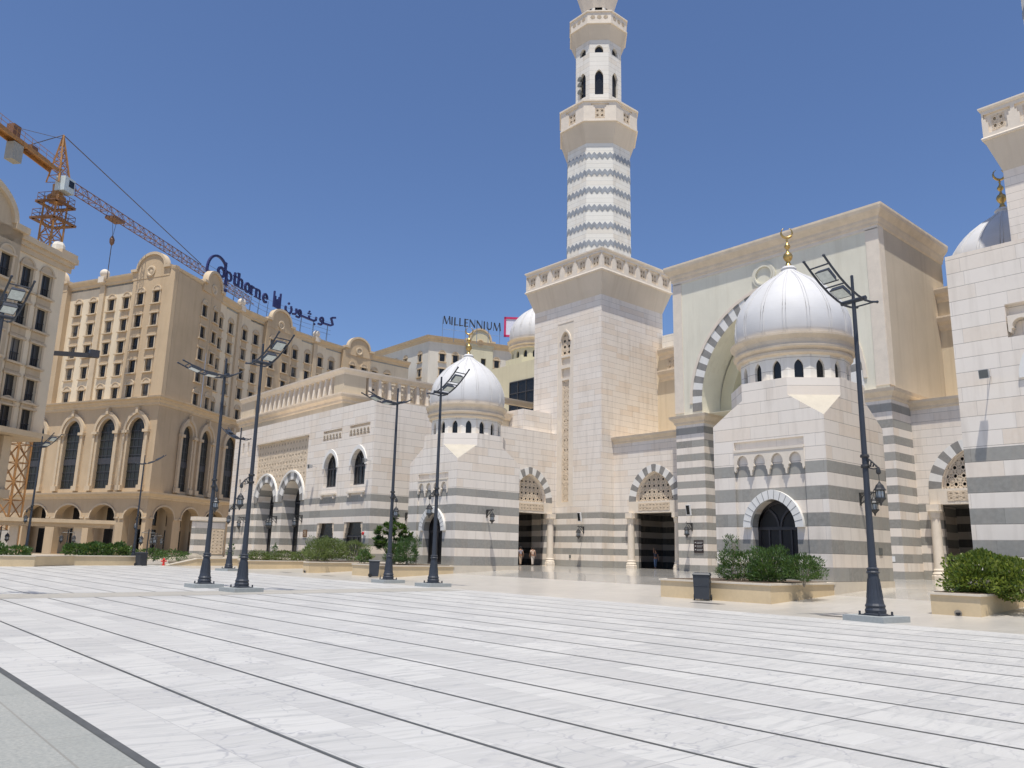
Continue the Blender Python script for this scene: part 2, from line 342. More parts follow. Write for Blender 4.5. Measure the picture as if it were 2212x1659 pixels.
def thing(name, label, cat, loc=(0, 0, 0), group=None, rz=0):
    o = bpy.data.objects.new(name, None); col.objects.link(o); o.empty_display_size = .3
    o.location = loc; o.rotation_euler = (0, 0, rz); RL[o.name] = Vector(loc) if rz == 0 else Vector((0, 0, 0))
    return tag(o, label, cat, group)
def dup(root, loc, label=None, group=None, rz=None):
    def cp(o, par):
        c = o.copy(); col.objects.link(c); c.parent = par
        for ch in list(o.children): cp(ch, c)
        return c
    kids = list(root.children)
    r = root.copy(); col.objects.link(r); r.location = loc
    if rz is not None: r.rotation_euler = (0, 0, rz)
    if label: r['label'] = label
    if group: r['group'] = group
    for ch in kids: cp(ch, r)
    return r
def struct(name, mb, mat, **k): return tag(build(name, mb, mat, **k), kind='structure')
class F:   # wall frame: u along wall, z up, n outward
    def __init__(s, O, u, n): s.O = Vector(O); s.u = Vector(u).normalized(); s.n = Vector(n).normalized()
    def P(s, a, b, d=0): return s.O+s.u*a+Vector((0, 0, b))+s.n*d
FX = lambda X: F((X, 0, 0), (0, 1, 0), (-1, 0, 0))    # a = world Y
FY = lambda Y: F((0, Y, 0), (1, 0, 0), (0, -1, 0))    # a = world X
def archpts(c, hw, zs, ap, n=10):
    h = ap-zs; pts = []
    if h >= hw*1.001:
        r = (hw*hw+h*h)/(2*hw); ea = math.asin(min(1, h/r)) if r-hw >= 0 else 0
        ea = math.atan2(h, r-hw) if r > hw else math.pi/2
        for k in range(n+1):
            t = ea*k/n; pts.append((c+hw-r+r*math.cos(t), zs+r*math.sin(t)))
    else:
        for k in range(n+1):
            t = math.pi/2*k/n; pts.append((c+hw*math.cos(t), zs+h*math.sin(t)))
    L = [(2*c-x, z) for x, z in pts[:-1]][::-1]
    return pts+L       # right spring -> apex -> left spring
def archhole(c, hw, z0, zs, ap, n=10): return [(c-hw, z0), (c+hw, z0)]+archpts(c, hw, zs, ap, n)
def rect(a0, a1, b0, b1): return [(a0, b0), (a1, b0), (a1, b1), (a0, b1)]
def wall(mb, fr, outer, holes, depth=.4, d=0, mi=0, rmi=0):
    loops = [outer]+[h for h in holes]
    flat = [p for l in loops for p in l]
    tris = tessellate_polygon([[Vector((p[0], p[1], 0)) for p in l] for l in loops])
    i = len(mb.v); mb.v += [tuple(fr.P(p[0], p[1], d)) for p in flat]
    for t in tris: mb.f.append(tuple(i+k for k in t)); mb.mi.append(mi)
    for h in holes:
        n = len(h)
        for k in range(n):
            p, q = h[k], h[(k+1) % n]
            mb.poly([fr.P(p[0], p[1], d), fr.P(q[0], q[1], d), fr.P(q[0], q[1], d-depth), fr.P(p[0], p[1], d-depth)], rmi)
def fpoly(mb, fr, pts, d, mi=0): # filled polygon
    wall(mb, fr, pts, [], 0, d, mi)
def fext(mb, fr, pts, d0, d1, mi=0):   # extruded polygon
    fpoly(mb, fr, pts, d1, mi); n = len(pts)
    for k in range(n):
        p, q = pts[k], pts[(k+1) % n]
        mb.poly([fr.P(p[0], p[1], d0), fr.P(q[0], q[1], d0), fr.P(q[0], q[1], d1), fr.P(p[0], p[1], d1)], mi)
def fbox(mb, fr, a0, a1, b0, b1, d0, d1, mi=0):
    mb.hexa([fr.P(a0, b0, d0), fr.P(a1, b0, d0), fr.P(a1, b0, d1), fr.P(a0, b0, d1), fr.P(a0, b1, d0), fr.P(a1, b1, d0), fr.P(a1, b1, d1), fr.P(a0, b1, d1)], mi)
def ring(mb, fr, ci, co, n, d0, d1, alt=True):   # ci, co: (c,hw,zs,ap) ; n voussoirs; material idx alternates 0/1
    K = 4; pi = archpts(*ci, n=n*K//2) ; po = archpts(*co, n=n*K//2)
    m = min(len(pi), len(po))-1
    for k in range(n):
        a = k*m//n; b = (k+1)*m//n; mi = k % 2 if alt else 0
        for j in range(a, b):
            A, B, Cc, D = pi[j], pi[j+1], po[j+1], po[j]
            mb.poly([fr.P(*A, d1), fr.P(*D, d1), fr.P(*Cc, d1), fr.P(*B, d1)], mi)
            mb.poly([fr.P(*D, d1), fr.P(*D, d0), fr.P(*Cc, d0), fr.P(*Cc, d1)], mi)
            mb.poly([fr.P(*A, d1), fr.P(*B, d1), fr.P(*B, d0), fr.P(*A, d0)], mi)
    for A, D in ((pi[0], po[0]), (pi[-1], po[-1])):
        mb.poly([fr.P(*A, d1), fr.P(*D, d1), fr.P(*D, d0), fr.P(*A, d0)], 0)
def lattice(mb, fr, a0, a1, b0, b1, cell, t, d0, d1, inside=None, rad=.3):
    cnt = [0]; jt = min(.0022, abs(d1-d0)/16)
    na = max(1, round((a1-a0)/cell)); nb = max(1, round((b1-b0)/cell)); ca = (a1-a0)/na; cb = (b1-b0)/nb
    def seg(p, q):
        mx, mz = (p[0]+q[0])/2, (p[1]+q[1])/2
        if inside and not inside(mx, mz): return
        dx, dz = q[0]-p[0], q[1]-p[1]; l = math.hypot(dx, dz) or 1; nx, nz = -dz/l*t/2, dx/l*t/2
        A = [(p[0]+nx, p[1]+nz), (p[0]-nx, p[1]-nz), (q[0]-nx, q[1]-nz), (q[0]+nx, q[1]+nz)]; cnt[0] += 1; D1 = d1-jt*(cnt[0]*5 % 13)
        mb.poly([fr.P(x, z, D1) for x, z in A])
        mb.poly([fr.P(*A[0], D1), fr.P(*A[3], D1), fr.P(*A[3], d0), fr.P(*A[0], d0)])
        mb.poly([fr.P(*A[1], D1), fr.P(*A[2], D1), fr.P(*A[2], d0), fr.P(*A[1], d0)])
    for i in range(na):
        for j in range(nb):
            cx, cz = a0+(i+.5)*ca, b0+(j+.5)*cb; P8 = []; Q = []
            for k in range(8):
                an = math.pi/8+k*math.pi/4; P8.append((cx+ca*rad*math.cos(an), cz+cb*rad*math.sin(an)))
                an2 = k*math.pi/4; f = 1/max(abs(math.cos(an2)), abs(math.sin(an2)))
                Q.append((cx+ca*.5*f*math.cos(an2), cz+cb*.5*f*math.sin(an2)))
            for k in range(8):
                seg(P8[k], P8[(k+1) % 8])
                if k % 2 == 0 or True: seg(P8[k], Q[k]); seg(P8[k], Q[(k+1) % 8])
    for i in range(na+1): 
        for j in range(nb): seg((a0+i*ca, b0+j*cb), (a0+i*ca, b0+(j+1)*cb))
    for j in range(nb+1):
        for i in range(na): seg((a0+i*ca, b0+j*cb), (a0+(i+1)*ca, b0+j*cb))
def inarch(c, hw, zs, ap):
    pts = archpts(c, hw, zs, ap, 12)
    def f(x, z):
        if abs(x-c) > hw: return False
        if z <= zs: return True
        for (x0, z0), (x1, z1) in zip(pts[:-1], pts[1:]):
            if min(x0, x1) <= x <= max(x0, x1): 
                t = 0 if x1 == x0 else (x-x0)/(x1-x0); return z <= z0+(z1-z0)*t
        return False
    return f
def cornice(mb, path, prof, closed=False):
    """path: list of (x,y) walking with the outside on the right; prof: list of (out,z)"""
    n = len(path); rings = []
    for k, p in enumerate(path):
        p = Vector((p[0], p[1]))
        def nrm(a, b): e = Vector((b[0]-a[0], b[1]-a[1])).normalized(); return Vector((e.y, -e.x))
        if closed: n0 = nrm(path[k-1], path[k]); n1 = nrm(path[k], path[(k+1) % n])
        else:
            n0 = nrm(path[k-1], path[k]) if k > 0 else nrm(path[0], path[1]); n1 = nrm(path[k], path[k+1]) if k < n-1 else n0
        m = (n0+n1); m = m/(max(.2, 1+n0.dot(n1)))
        i = len(mb.v); mb.v += [(p.x+m.x*o, p.y+m.y*o, z) for o, z in prof]; rings.append(i)
    K = len(prof); R2 = rings[1:]+([rings[0]] if closed else [])
    for A, B in zip(rings, R2):
        for j in range(K-1): mb.f.append((A+j, B+j, B+j+1, A+j+1)); mb.mi.append(0)
    if not closed:
        for A in (rings[0], rings[-1]): mb.f.append(tuple(A+j for j in range(K))); mb.mi.append(0)
def gz(x, y=30):
    t = min(1, max(0, (x-27)/9.5)); w = 1-min(1, max(0, (y-56)/5)); return .48*t*w
# ================================================================ ground
mb = MB(); mb.box(-900, 1200, -600, 1500, -.6, -.02); struct('ground', mb, 'ground')
mb = MB()
LX = lambda u, y: u-.008*y
def strip(mb, u0, u1, y0, y1, z): mb.poly([(LX(u0, y0), y0, z), (LX(u1, y0), y0, z), (LX(u1, y1), y1, z), (LX(u0, y1), y1, z)])
strip(mb, 2.3, 22.3, -25, 70, .0); struct('plaza', mb, 'plaza')
mb = MB(); strip(mb, -30, 2.3, -25, 90, .0); struct('side_pavement', mb, 'granite')
mb = MB(); strip(mb, 2.31, 22.0, 27.8, 30.2, .004); struct('paving_band', mb, 'band')
lines = [2.3, 3.54, 4.79, 6.04, 7.33, 8.63, 9.98, 11.30, 12.64, 13.98, 15.32, 16.68, 18.05, 19.42, 20.8]
mb = MB()
for k, u in enumerate(lines):
    w = .038 if k else .085
    for y0, y1 in ((-25, 27.75), (30.25, 66 if u < 14 else 66)): strip(mb, u-w/2, u+w/2, y0, y1, .005)
struct('paving_inlay', mb, 'inlay')
# apron rising to the mosque
mb = MB(); mb2 = MB()
ys = [-20, 0, 10, 20, 30, 40, 50, 56, 57.5, 59, 61, 64, 72, 90]; xs = [22.3, 27, 31.7, 36.5, 42, 50, 75]
for a in range(len(xs)-1):
    for c_ in range(len(ys)-1):
        x0, x1, y0, y1 = xs[a], xs[a+1], ys[c_], ys[c_+1]
        q = [(x0 if a else LX(x0, y0), y0, gz(x0, y0)), (x1, y0, gz(x1, y0)), (x1, y1, gz(x1, y1)), (x0 if a else LX(x0, y1), y1, gz(x0, y1))]
        (mb if x0 < 30 else mb2).poly(q)
struct('apron', mb, 'apron'); struct('forecourt', mb2, 'polished')
mb = MB()
for gx, gy, L, W in ((25.0, 17.6, .5, 1.2), (23.4, 11.7, .45, 1.3), (24.6, 45, .3, 1.3), (24.9, 51.5, .3, 1.3)): mb.box(gx-L/2, gx+L/2, gy-W/2, gy+W/2, .001, .006)
struct('drain_cover', mb, 'grate')
# ================================================================ domed pavilions
def finial(parent, cx, cy, z, k=1.0):
    mb = MB(); prof = [(.34, 0), (.22, .15), (.14, .32), (.13, .42), (.24, .55), (.30, .68), (.31, .80), (.24, .95), (.12, 1.05), (.07, 1.15), (.07, 1.25), (.15, 1.33), (.20, 1.42), (.19, 1.5), (.1, 1.62), (.05, 1.72), (.05, 1.82), (.09, 1.88), (.04, 1.96), (.03, 2.05)]
    mb.lathe([(r*k*.75, h*k*.78) for r, h in prof], (cx, cy), 16, z=z)
    zc = z+2.05*k*.78+.26*k; pts = []; rs = []
    for i in range(17):
        a = R(-60-240*i/16+ -0); a = R(60)+R(-300)*i/16; pts.append((cx, cy, 0)); 
    pts = []; 
    for i in range(17):
        t = i/16; a = R(115)+R(310)*t; dx = .27*k*math.cos(a); dz = .27*k*math.sin(a)
        pts.append((cx+dx*.66, cy-dx*.75, zc+dz)); rs.append(.012*k+.055*k*math.sin(math.pi*t))
    mb.tube(pts, rs, 8); build('finial', mb, 'gold', parent, smooth=True)
DOME = [(2.60, 11.68), (2.68, 12.0), (2.70, 12.35), (2.66, 12.8), (2.55, 13.2), (2.36, 13.62), (2.12, 14.0), (1.84, 14.35), (1.50, 14.68), (1.15, 14.95), (.82, 15.17), (.56, 15.34), (.40, 15.48), (.32, 15.62), (.30, 15.72)]
def drum_dome(parent, cx, cy, zb, k=1.0, drum_mat='white_stone', nwin=16, zoff=0, ph=0):
    """drum, lancets, ring cornice, ribbed dome, finial.  zb: bottom of the drum"""
    T = lambda z: zb+(z-9.57)*k
    r = 2.50*k; n = nwin; mb = MB(); cut = MB(); win = []
    for i in range(n):
        a0 = ph+2*math.pi*(i-.5)/n; a1 = ph+2*math.pi*(i+.5)/n
        p0 = Vector((cx+r*math.cos(a0), cy+r*math.sin(a0), 0)); p1 = Vector((cx+r*math.cos(a1), cy+r*math.sin(a1), 0))
        u = (p1-p0); L = u.length; am = (a0+a1)/2; fr = F(p0, u, (math.cos(am), math.sin(am), 0))
        hw = L*.20
        wall(mb, fr, rect(0, L, T(9.57)-.02, T(10.85)), [archhole(L/2, hw, T(9.62), T(10.15), T(10.52), 5)], .22*k)
        win.append((fr, L, hw))
    build('drum', mb, drum_mat, parent)
    for fr, L, hw in win:
        w = MB(); fpoly(w, fr, archhole(L/2, hw*1.03, T(9.60), T(10.15), T(10.54), 5), -.16*k); build('window', w, 'glass', parent)
    mb = MB(); prof = [(2.45, 10.72), (2.60, 10.74), (2.66, 10.80), (2.66, 10.90), (2.60, 10.94), (2.66, 11.0), (2.78, 11.06), (2.80, 11.14), (2.72, 11.19), (2.70, 11.28), (2.74, 11.42), (2.84, 11.52), (2.92, 11.60), (2.93, 11.68), (2.5, 11.70)]
    mb.lathe([(a*k, T(b)) for a, b in prof], (cx, cy), 64); build('cornice', mb, 'beige', parent)
    dm = MB(); dm.lathe([(a*k, T(b)) for a, b in DOME], (cx, cy), 64); d = build('dome', dm, 'dome', parent, smooth=True)
    rb = MB()
    for i in range(16):
        for s_ in (-1, 1):
            pts = []
            for a, b in DOME[:-2]:
                an = ph+2*math.pi*(i+.5)/16+s_*.032*(.6+.4*2.7/max(a,.6)*.5); pts.append((cx+(a*k+.012)*math.cos(an), cy+(a*k+.012)*math.sin(an), T(b)+.004))
            rb.tube(pts, .02*k, 8)
    build('rib', rb, 'dome', d, smooth=True)
    nk = MB(); nk.lathe([(.34*k, T(15.60)), (.38*k, T(15.66)), (.34*k, T(15.72)), (.28*k, T(15.78))], (cx, cy), 20); build('collar', nk, 'dome', parent)
    finial(parent, cx, cy, T(15.74), k)
def broach_mb(x0, y0, w, zt, z8, ztop, mb, tri, holes):
    k = .2929*w; C = [(x0, y0), (x0+w, y0), (x0+w, y0+w), (x0, y0+w)]
    O = [(x0+k, y0), (x0+w-k, y0), (x0+w, y0+k), (x0+w, y0+w-k), (x0+w-k, y0+w), (x0+k, y0+w), (x0, y0+w-k), (x0, y0+k)]
    sides = [(FY(y0), x0), (None, 1), (None, 2), (FX(x0), y0)]
    # south face (Y=y0)
    wall(mb, FY(y0), [(x0, 0), (x0+w, 0), (x0+w, zt), (x0+w-k, z8), (x0+k, z8), (x0, zt)], holes.get('S', []), .6)
    wall(mb, FX(x0), [(y0, 0), (y0+w, 0), (y0+w, zt), (y0+w-k, z8), (y0+k, z8), (y0, zt)], holes.get('W', []), .12)
    wall(mb, F((x0+w, 0, 0), (0, 1, 0), (1, 0, 0)), [(y0, 0), (y0+w, 0), (y0+w, zt), (y0+w-k, z8), (y0+k, z8), (y0, zt)], [], .1)
    wall(mb, F((0, y0+w, 0), (1, 0, 0), (0, 1, 0)), [(x0, 0), (x0+w, 0), (x0+w, zt), (x0+w-k, z8), (x0+k, z8), (x0, zt)], [], .1)
    for (cx, cy), a, b in ((C[0], O[7], O[0]), (C[1], O[1], O[2]), (C[2], O[3], O[4]), (C[3], O[5], O[6])):
        tri.append([(cx, cy, zt), (b[0], b[1], z8), (a[0], a[1], z8)])
    for i in range(8):
        a, b = O[i], O[(i+1) % 8]; mb.poly([(a[0], a[1], z8), (b[0], b[1], z8), (b[0], b[1], ztop), (a[0], a[1], ztop)])
    mb.poly([(p[0], p[1], ztop) for p in O])
def tracery(parent, fr, c, hw, z0, zs, ap, d, name='door', mat='wood', back='black'):
    b = MB(); fpoly(b, fr, archhole(c, hw, z0, zs, ap, 8), d-.06); o = build(name, b, back, parent)
    m = MB(); t = .11
    ring(m, fr, (c, hw-.12, zs, ap-.16), (c, hw, zs, ap), 2, d-.06, d, alt=False)
    for a in (c-hw+.06, c, c+hw-.06): fbox(m, fr, a-t/2, a+t/2, z0, zs, d-.06, d)
    for a in (c-hw/2, c+hw/2): fbox(m, fr, a-t/3, a+t/3, z0, zs, d-.055, d-.01)
    fbox(m, fr, c-hw, c+hw, zs-.12, zs+.02, d-.06, d+.01); fbox(m, fr, c-hw, c+hw, z0, z0+.15, d-.06, d+.01)
    for s_ in (-1, 1):
        ring(m, fr, (c+s_*hw/2, hw/2-.1, zs, zs+(ap-zs)*.62), (c+s_*hw/2, hw/2-.01, zs, zs+(ap-zs)*.72), 2, d-.06, d, alt=False)
    build('frame', m, mat, o)
def scallop(parent, fr, a0, a1, zt, zb, n, d0, d1, mat='beige_light', keyhole=True):
    """a hanging band of small arches, cut through a raised slab"""
    mb = MB(); step = (a1-a0)/n; pts = [(a0, zt)]
    h = zt-zb
    pts.append((a0, zb+h*.22))
    for i in range(n):
        x = a0+i*step; cx = x+step/2; r = step*.335
        if i: pts += [(x-step*.07, zb+h*.20), (x-step*.03, zb), (x+step*.03, zb), (x+step*.07, zb+h*.20)]
        else: pts += [(x+step*.08, zb+h*.14)]
        base = zb+h*.36
        pts += [(cx-r*1.12, zb+h*.24), (cx-r*1.12, zb+h*.34), (cx-r*.86, base+h*.02)]
        for k in range(9):
            t = math.pi*(1-k/8); pts.append((cx+r*math.cos(t), base+h*.12+(h*.34)*math.sin(t)))
        pts += [(cx+r*.86, base+h*.02), (cx+r*1.12, zb+h*.34), (cx+r*1.12, zb+h*.24)]
    pts += [(a1-step*.08, zb+h*.14), (a1, zb+h*.22), (a1, zt)]
    fext(mb, fr, pts[::-1], d0, d1)
    return build('arcade_relief', mb, mat, parent)
def pavilion(x0, y0, label):
    p = thing('domed_pavilion', label, 'pavilion', (x0+2.78, y0+2.78, 0), 'small white domed pavilions in front of the mosque')
    w = 5.56; mb = MB(); tri = []
    broach_mb(x0, y0, w, 7.7, 8.78, 9.57, mb, tri, {'W': [rect(y0+.98, y0+4.46, .76, 6.86)]})
    # recessed field with door opening
    dc = y0+2.64
    wall(mb, FX(x0+.12), rect(y0+.98, y0+4.46, .76, 6.86), [archhole(dc, 1.08, .77, 3.0, 4.2)], .45)
    for s in tri: mb.poly(s, 1)
    build('wall', mb, ['stone', 'slope'], p)
    mb = MB(); mb.box(x0-.03, x0+w+.03, y0-.03, y0+w+.03, -.3, .75); build('base', mb, 'coping', p)
    tracery(p, FX(x0+.12), dc, 1.08, .77, 3.0, 4.2, -.45)
    mb = MB(); ring(mb, FX(x0+.12), (dc, 1.09, 2.98, 4.21), (dc, 1.46, 2.98, 4.62), 15, -.02, .17, alt=False); build('door_arch', mb, 'white_block', p)
    # voussoir joints
    mb = MB(); pi = archpts(dc, 1.10, 2.98, 4.22, 30); po = archpts(dc, 1.45, 2.98, 4.61, 30)
    for k in range(4, 60, 4):
        fr = FX(x0+.12); mb.bar(fr.P(*pi[min(k, 60)], .172), fr.P(*po[min(k, 60)], .172), .022, .012, up=(-1, 0, 0))
    build('arch_joint', mb, 'grey_block', p)
    fr = FX(x0); scallop(p, fr, y0+.98, y0+4.46, 6.42, 5.30, 4, -.1, .03)
    mb = MB(); fbox(mb, fr, y0+.98, y0+4.46, 6.38, 6.5, -.1, .06); build('moulding', mb, 'beige_light', p)
    drum_dome(p, x0+2.78, y0+2.78, 9.57, ph=math.pi/16)
    return p
pavilion(31.82, 41.82, 'smaller-looking white domed pavilion left of the tall minaret')
pavilion(31.82, 16.24, 'large striped pavilion with white dome standing before the great arch')
pr = thing('roof_dome', 'white dome with gold crescent half hidden behind the right wing wall', 'dome', (68, 18.7, 18))
mb = MB(); mb.lathe([(4.6, 17), (4.6, 19.35)], (68, 18.7), 8, ph=math.pi/8); build('base', mb, 'white_stone', pr)
drum_dome(pr, 68, 18.7, 19.35, 1.62, 'white_stone')
# ================================================================ left wing with two tall arches
LW = thing('side_wing', 'striped stone wing with two tall arches and a carved panel', 'building', (36, 66, 0))
fr = FX(31.8); mb = MB(); YE = 52.42
a1, a2 = 71.55, 66.25
niches = [rect(57.55, 60.7, 10.5, 11.35), rect(53.15, 56.3, 10.5, 11.4)]
wins = [archhole(59.05, 1.05, 6.56, 8.15, 9.38), archhole(54.62, 1.08, 6.56, 8.15, 9.4)]
gwin = [rect(57.85, 60.7, 1.1, 3.66), rect(53.42, 56.25, 1.1, 3.69)]
slits = [rect(76.3, 76.75, 2.3, 3.6), rect(77.4, 77.85, 2.3, 3.6), rect(76.0, 76.4, 6.9, 8.2), rect(77.2, 77.6, 6.9, 8.2), rect(75.9, 76.3, 10.6, 11.8), rect(77.1, 77.5, 10.6, 11.8)]
wall(mb, fr, rect(YE, 79.5, 0, 13.1), niches+wins+gwin+slits+[rect(63.3, 74.0, .1, 11.32)], .34)
ma_ = MB(); wall(ma_, FX(32.05), rect(63.3, 74.0, .1, 11.32), [archhole(a1, 1.75, .12, 5.7, 7.6), archhole(a2, 1.75, .12, 5.7, 7.62)], 1.3); build('arcade_wall', ma_, 'stone_arch', LW)
for h in niches+slits: fpoly(mb, fr, h, -.32)
wall(mb, FY(YE), rect(31.8, 36.6, 0, 13.1), [], 0)
mb.poly([(31.8, YE, 13.1), (36.6, YE, 13.1), (36.6, 79.5, 13.1), (31.8, 79.5, 13.1)])
mb.poly([(31.8, 79.5, 0), (36.6, 79.5, 0), (36.6, 79.5, 13.1), (31.8, 79.5, 13.1)])
mb.poly([(36.6, YE, 0), (36.6, 79.5, 0), (36.6, 79.5, 13.1), (36.6, YE, 13.1)])
build('wall', mb, 'stone', LW)
mb = MB()
for c, ap in ((a1, 7.6), (a2, 7.62)):
    ring(mb, FX(32.05), (c, 1.75, 5.7, ap), (c, 2.48, 5.7, ap+.68), 11, -.02, .10)
build('arch_ring', mb, ['grey_block', 'white_block'], LW)
mb = MB()
for c, ap in ((a1, 7.6), (a2, 7.62)): ring(mb, FX(32.05), (c, 2.49, 5.7, ap+.69), (c, 2.62, 5.7, ap+.84), 4, -.02, .2, alt=False)
build('arch_moulding', mb, 'white_block', LW)
for c, ap in ((a1, 7.6), (a2, 7.62)): tracery(LW, FX(32.05), c, 1.76, .12, 5.7, ap, -1.25, 'door', 'frame', 'glass')
fr2 = FX(32.05)
i1, i2 = inarch(a1, 2.62, 5.7, 8.45), inarch(a2, 2.62, 5.7, 8.45)
mb = MB(); lattice(mb, fr2, 63.35, 73.95, 6.0, 11.27, .58, .12, .006, .034, lambda x, z: not (i1(x, z) or i2(x, z)), .33)
cp_ = build('carved_panel', mb, 'carved', LW)
mb = MB(); wall(mb, fr2, rect(63.34, 73.96, 5.75, 11.3), [archhole(a1, 2.6, 5.76, 5.8, 8.42), archhole(a2, 2.6, 5.76, 5.8, 8.42)] if False else [], 0, .006) if False else None
# backing of the carved relief, clipped around the arch rings
oa = [(73.96, 11.3), (63.34, 11.3), (63.34, 5.7)]
A2 = archpts(a2, 2.62, 5.7, 8.45, 10); A1 = archpts(a1, 2.62, 5.7, 8.45, 10)
A2r = [q for q in A2[::-1]]; A1r = [q for q in A1[::-1]]
A2r = [q for q in A2r]; oo = oa + [q for q in A2[::-1][::-1][::1] if False]
poly_ = [(63.34, 11.3), (63.34, 5.9)] + [q for q in sorted(A2, key=lambda q: q[0]) if q[0] < 68.87 and q[1] > 5.9 and q[0] > 63.4] + [q for q in sorted(A1, key=lambda q: q[0]) if q[0] > 68.95 and q[1] > 5.9 and q[0] < 73.9] + [(73.96, 5.9), (73.96, 11.3)]
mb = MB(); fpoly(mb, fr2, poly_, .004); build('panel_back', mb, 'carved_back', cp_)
mb = MB(); fbox(mb, fr, 63.2, 74.1, 11.32, 11.42, -.05, .06); build('moulding', mb, 'beige_light', LW)
for c, hw in ((59.05, 1.05), (54.62, 1.08)):
    tracery(LW, fr, c, hw, 6.56, 8.15, 9.4, -.32, 'window', 'frame', 'glass')
    mb = MB(); ring(mb, fr, (c, hw, 8.12, 9.39), (c, hw+.24, 8.12, 9.72), 9, -.02, .09, alt=False); build('window_arch', mb, 'white_block', LW)
    mb = MB(); fbox(mb, fr, c-1.3, c+1.3, 5.92, 6.06, -.02, .2)
    for s_ in (-1, 1): fbox(mb, fr, c+s_*1.0-.09, c+s_*1.0+.09, 5.62, 5.92, -.02, .16)
    build('shelf', mb, 'beige_light', LW)
for (y0, y1) in ((57.85, 60.7), (53.42, 56.25)):
    b = MB(); fpoly(b, fr, rect(y0, y1, 1.1, 3.68), -.32); g_ = build('ground_window', b, 'glass', LW)
    m = MB()
    for a in (y0+.08, (y0+y1)/2-.35, (y0+y1)/2+.35, y1-.08): fbox(m, fr, a-.05, a+.05, 1.1, 2.6, -.32, -.26)
    fbox(m, fr, y0, y1, 2.55, 2.68, -.32, -.25); build('frame', m, 'frame', g_)
    for s_, e in ((1, y1), (-1, y0)):
        m = MB()
        for k in range(6):
            w_ = .34-.05*k+.03*(k % 2); fbox(m, fr, e-w_ if s_ > 0 else e, e if s_ > 0 else e+w_, 3.66-.2*(k+1), 3.66-.2*k, -.3, -.04)
        build('corner_bracket', m, 'carved', LW)
for (y0, y1), zt in (((57.55, 60.7), 11.1), ((53.15, 56.3), 11.15)): scallop(LW, fr, y0, y1, zt, 10.5, 6, -.3, .02)
# terrace block behind
TB = thing('terrace_building', 'cream upper storey with a balustrade of tapered fins above the side wing', 'building', (42, 72, 0))
X0, Y0 = 36.35, 66.0
mb = MB(); mb.box(X0, 61.9, Y0, 90, 0, 15.9); build('wall', mb, 'cream', TB)
mb = MB(); cornice(mb, [(X0, 90), (X0, Y0), (61, Y0)][::1], [(0, 15.2), (.12, 15.3), (.14, 15.5), (.28, 15.62), (.42, 15.72), (.5, 15.95), (.5, 16.1), (-.3, 16.12)]); build('cornice', mb, 'beige', TB)
mb = MB(); cornice(mb, [(X0, 90), (X0, Y0), (61, Y0)], [(-.5, 18.0), (0, 18.0), (.06, 18.12), (.2, 18.25), (.32, 18.4), (.34, 18.55), (-.6, 18.57), (-.6, 18.0)]); build('top_rail', mb, 'beige_light', TB)
def fin(parent, fr, a, w, first=None):
    if first is not None:
        pass
    m = MB(); m.hexa([fr.P(a-w/2, 16.12, -.5), fr.P(a+w/2, 16.12, -.5), fr.P(a+w/2, 16.12, .16), fr.P(a-w/2, 16.12, .16), fr.P(a-w/2, 18.05, -.5), fr.P(a+w/2, 18.05, -.5), fr.P(a+w/2, 18.05, -.05), fr.P(a-w/2, 18.05, -.05)]); return build('fin', m, 'beige_light', parent)
for k in range(16): fin(TB, FX(X0), 68.6+1.12*k, .34)
mb = MB(); mb.box(X0, X0+.6, 86.2, 90, 16.12, 18.0); mb.box(X0, 38.75, Y0, 67.9, 16.12, 18.0); mb.box(X0+1.2, 61, Y0+1.2, 90, 16.1, 17.0); build('parapet_block', mb, 'cream', TB)
for k in range(10): fin(TB, FY(Y0), 39.2+1.13*k, .3)
mb = MB()
for k in range(9): lattice(mb, FY(Y0), 39.45+1.13*k, 40.1+1.13*k, 16.2, 17.75, .5, .06, -.36, -.3)
for k in range(15): lattice(mb, FX(X0), 68.85+1.12*k, 69.45+1.12*k, 16.2, 17.75, .5, .06, -.40, -.34)
build('screen', mb, 'screen', TB)
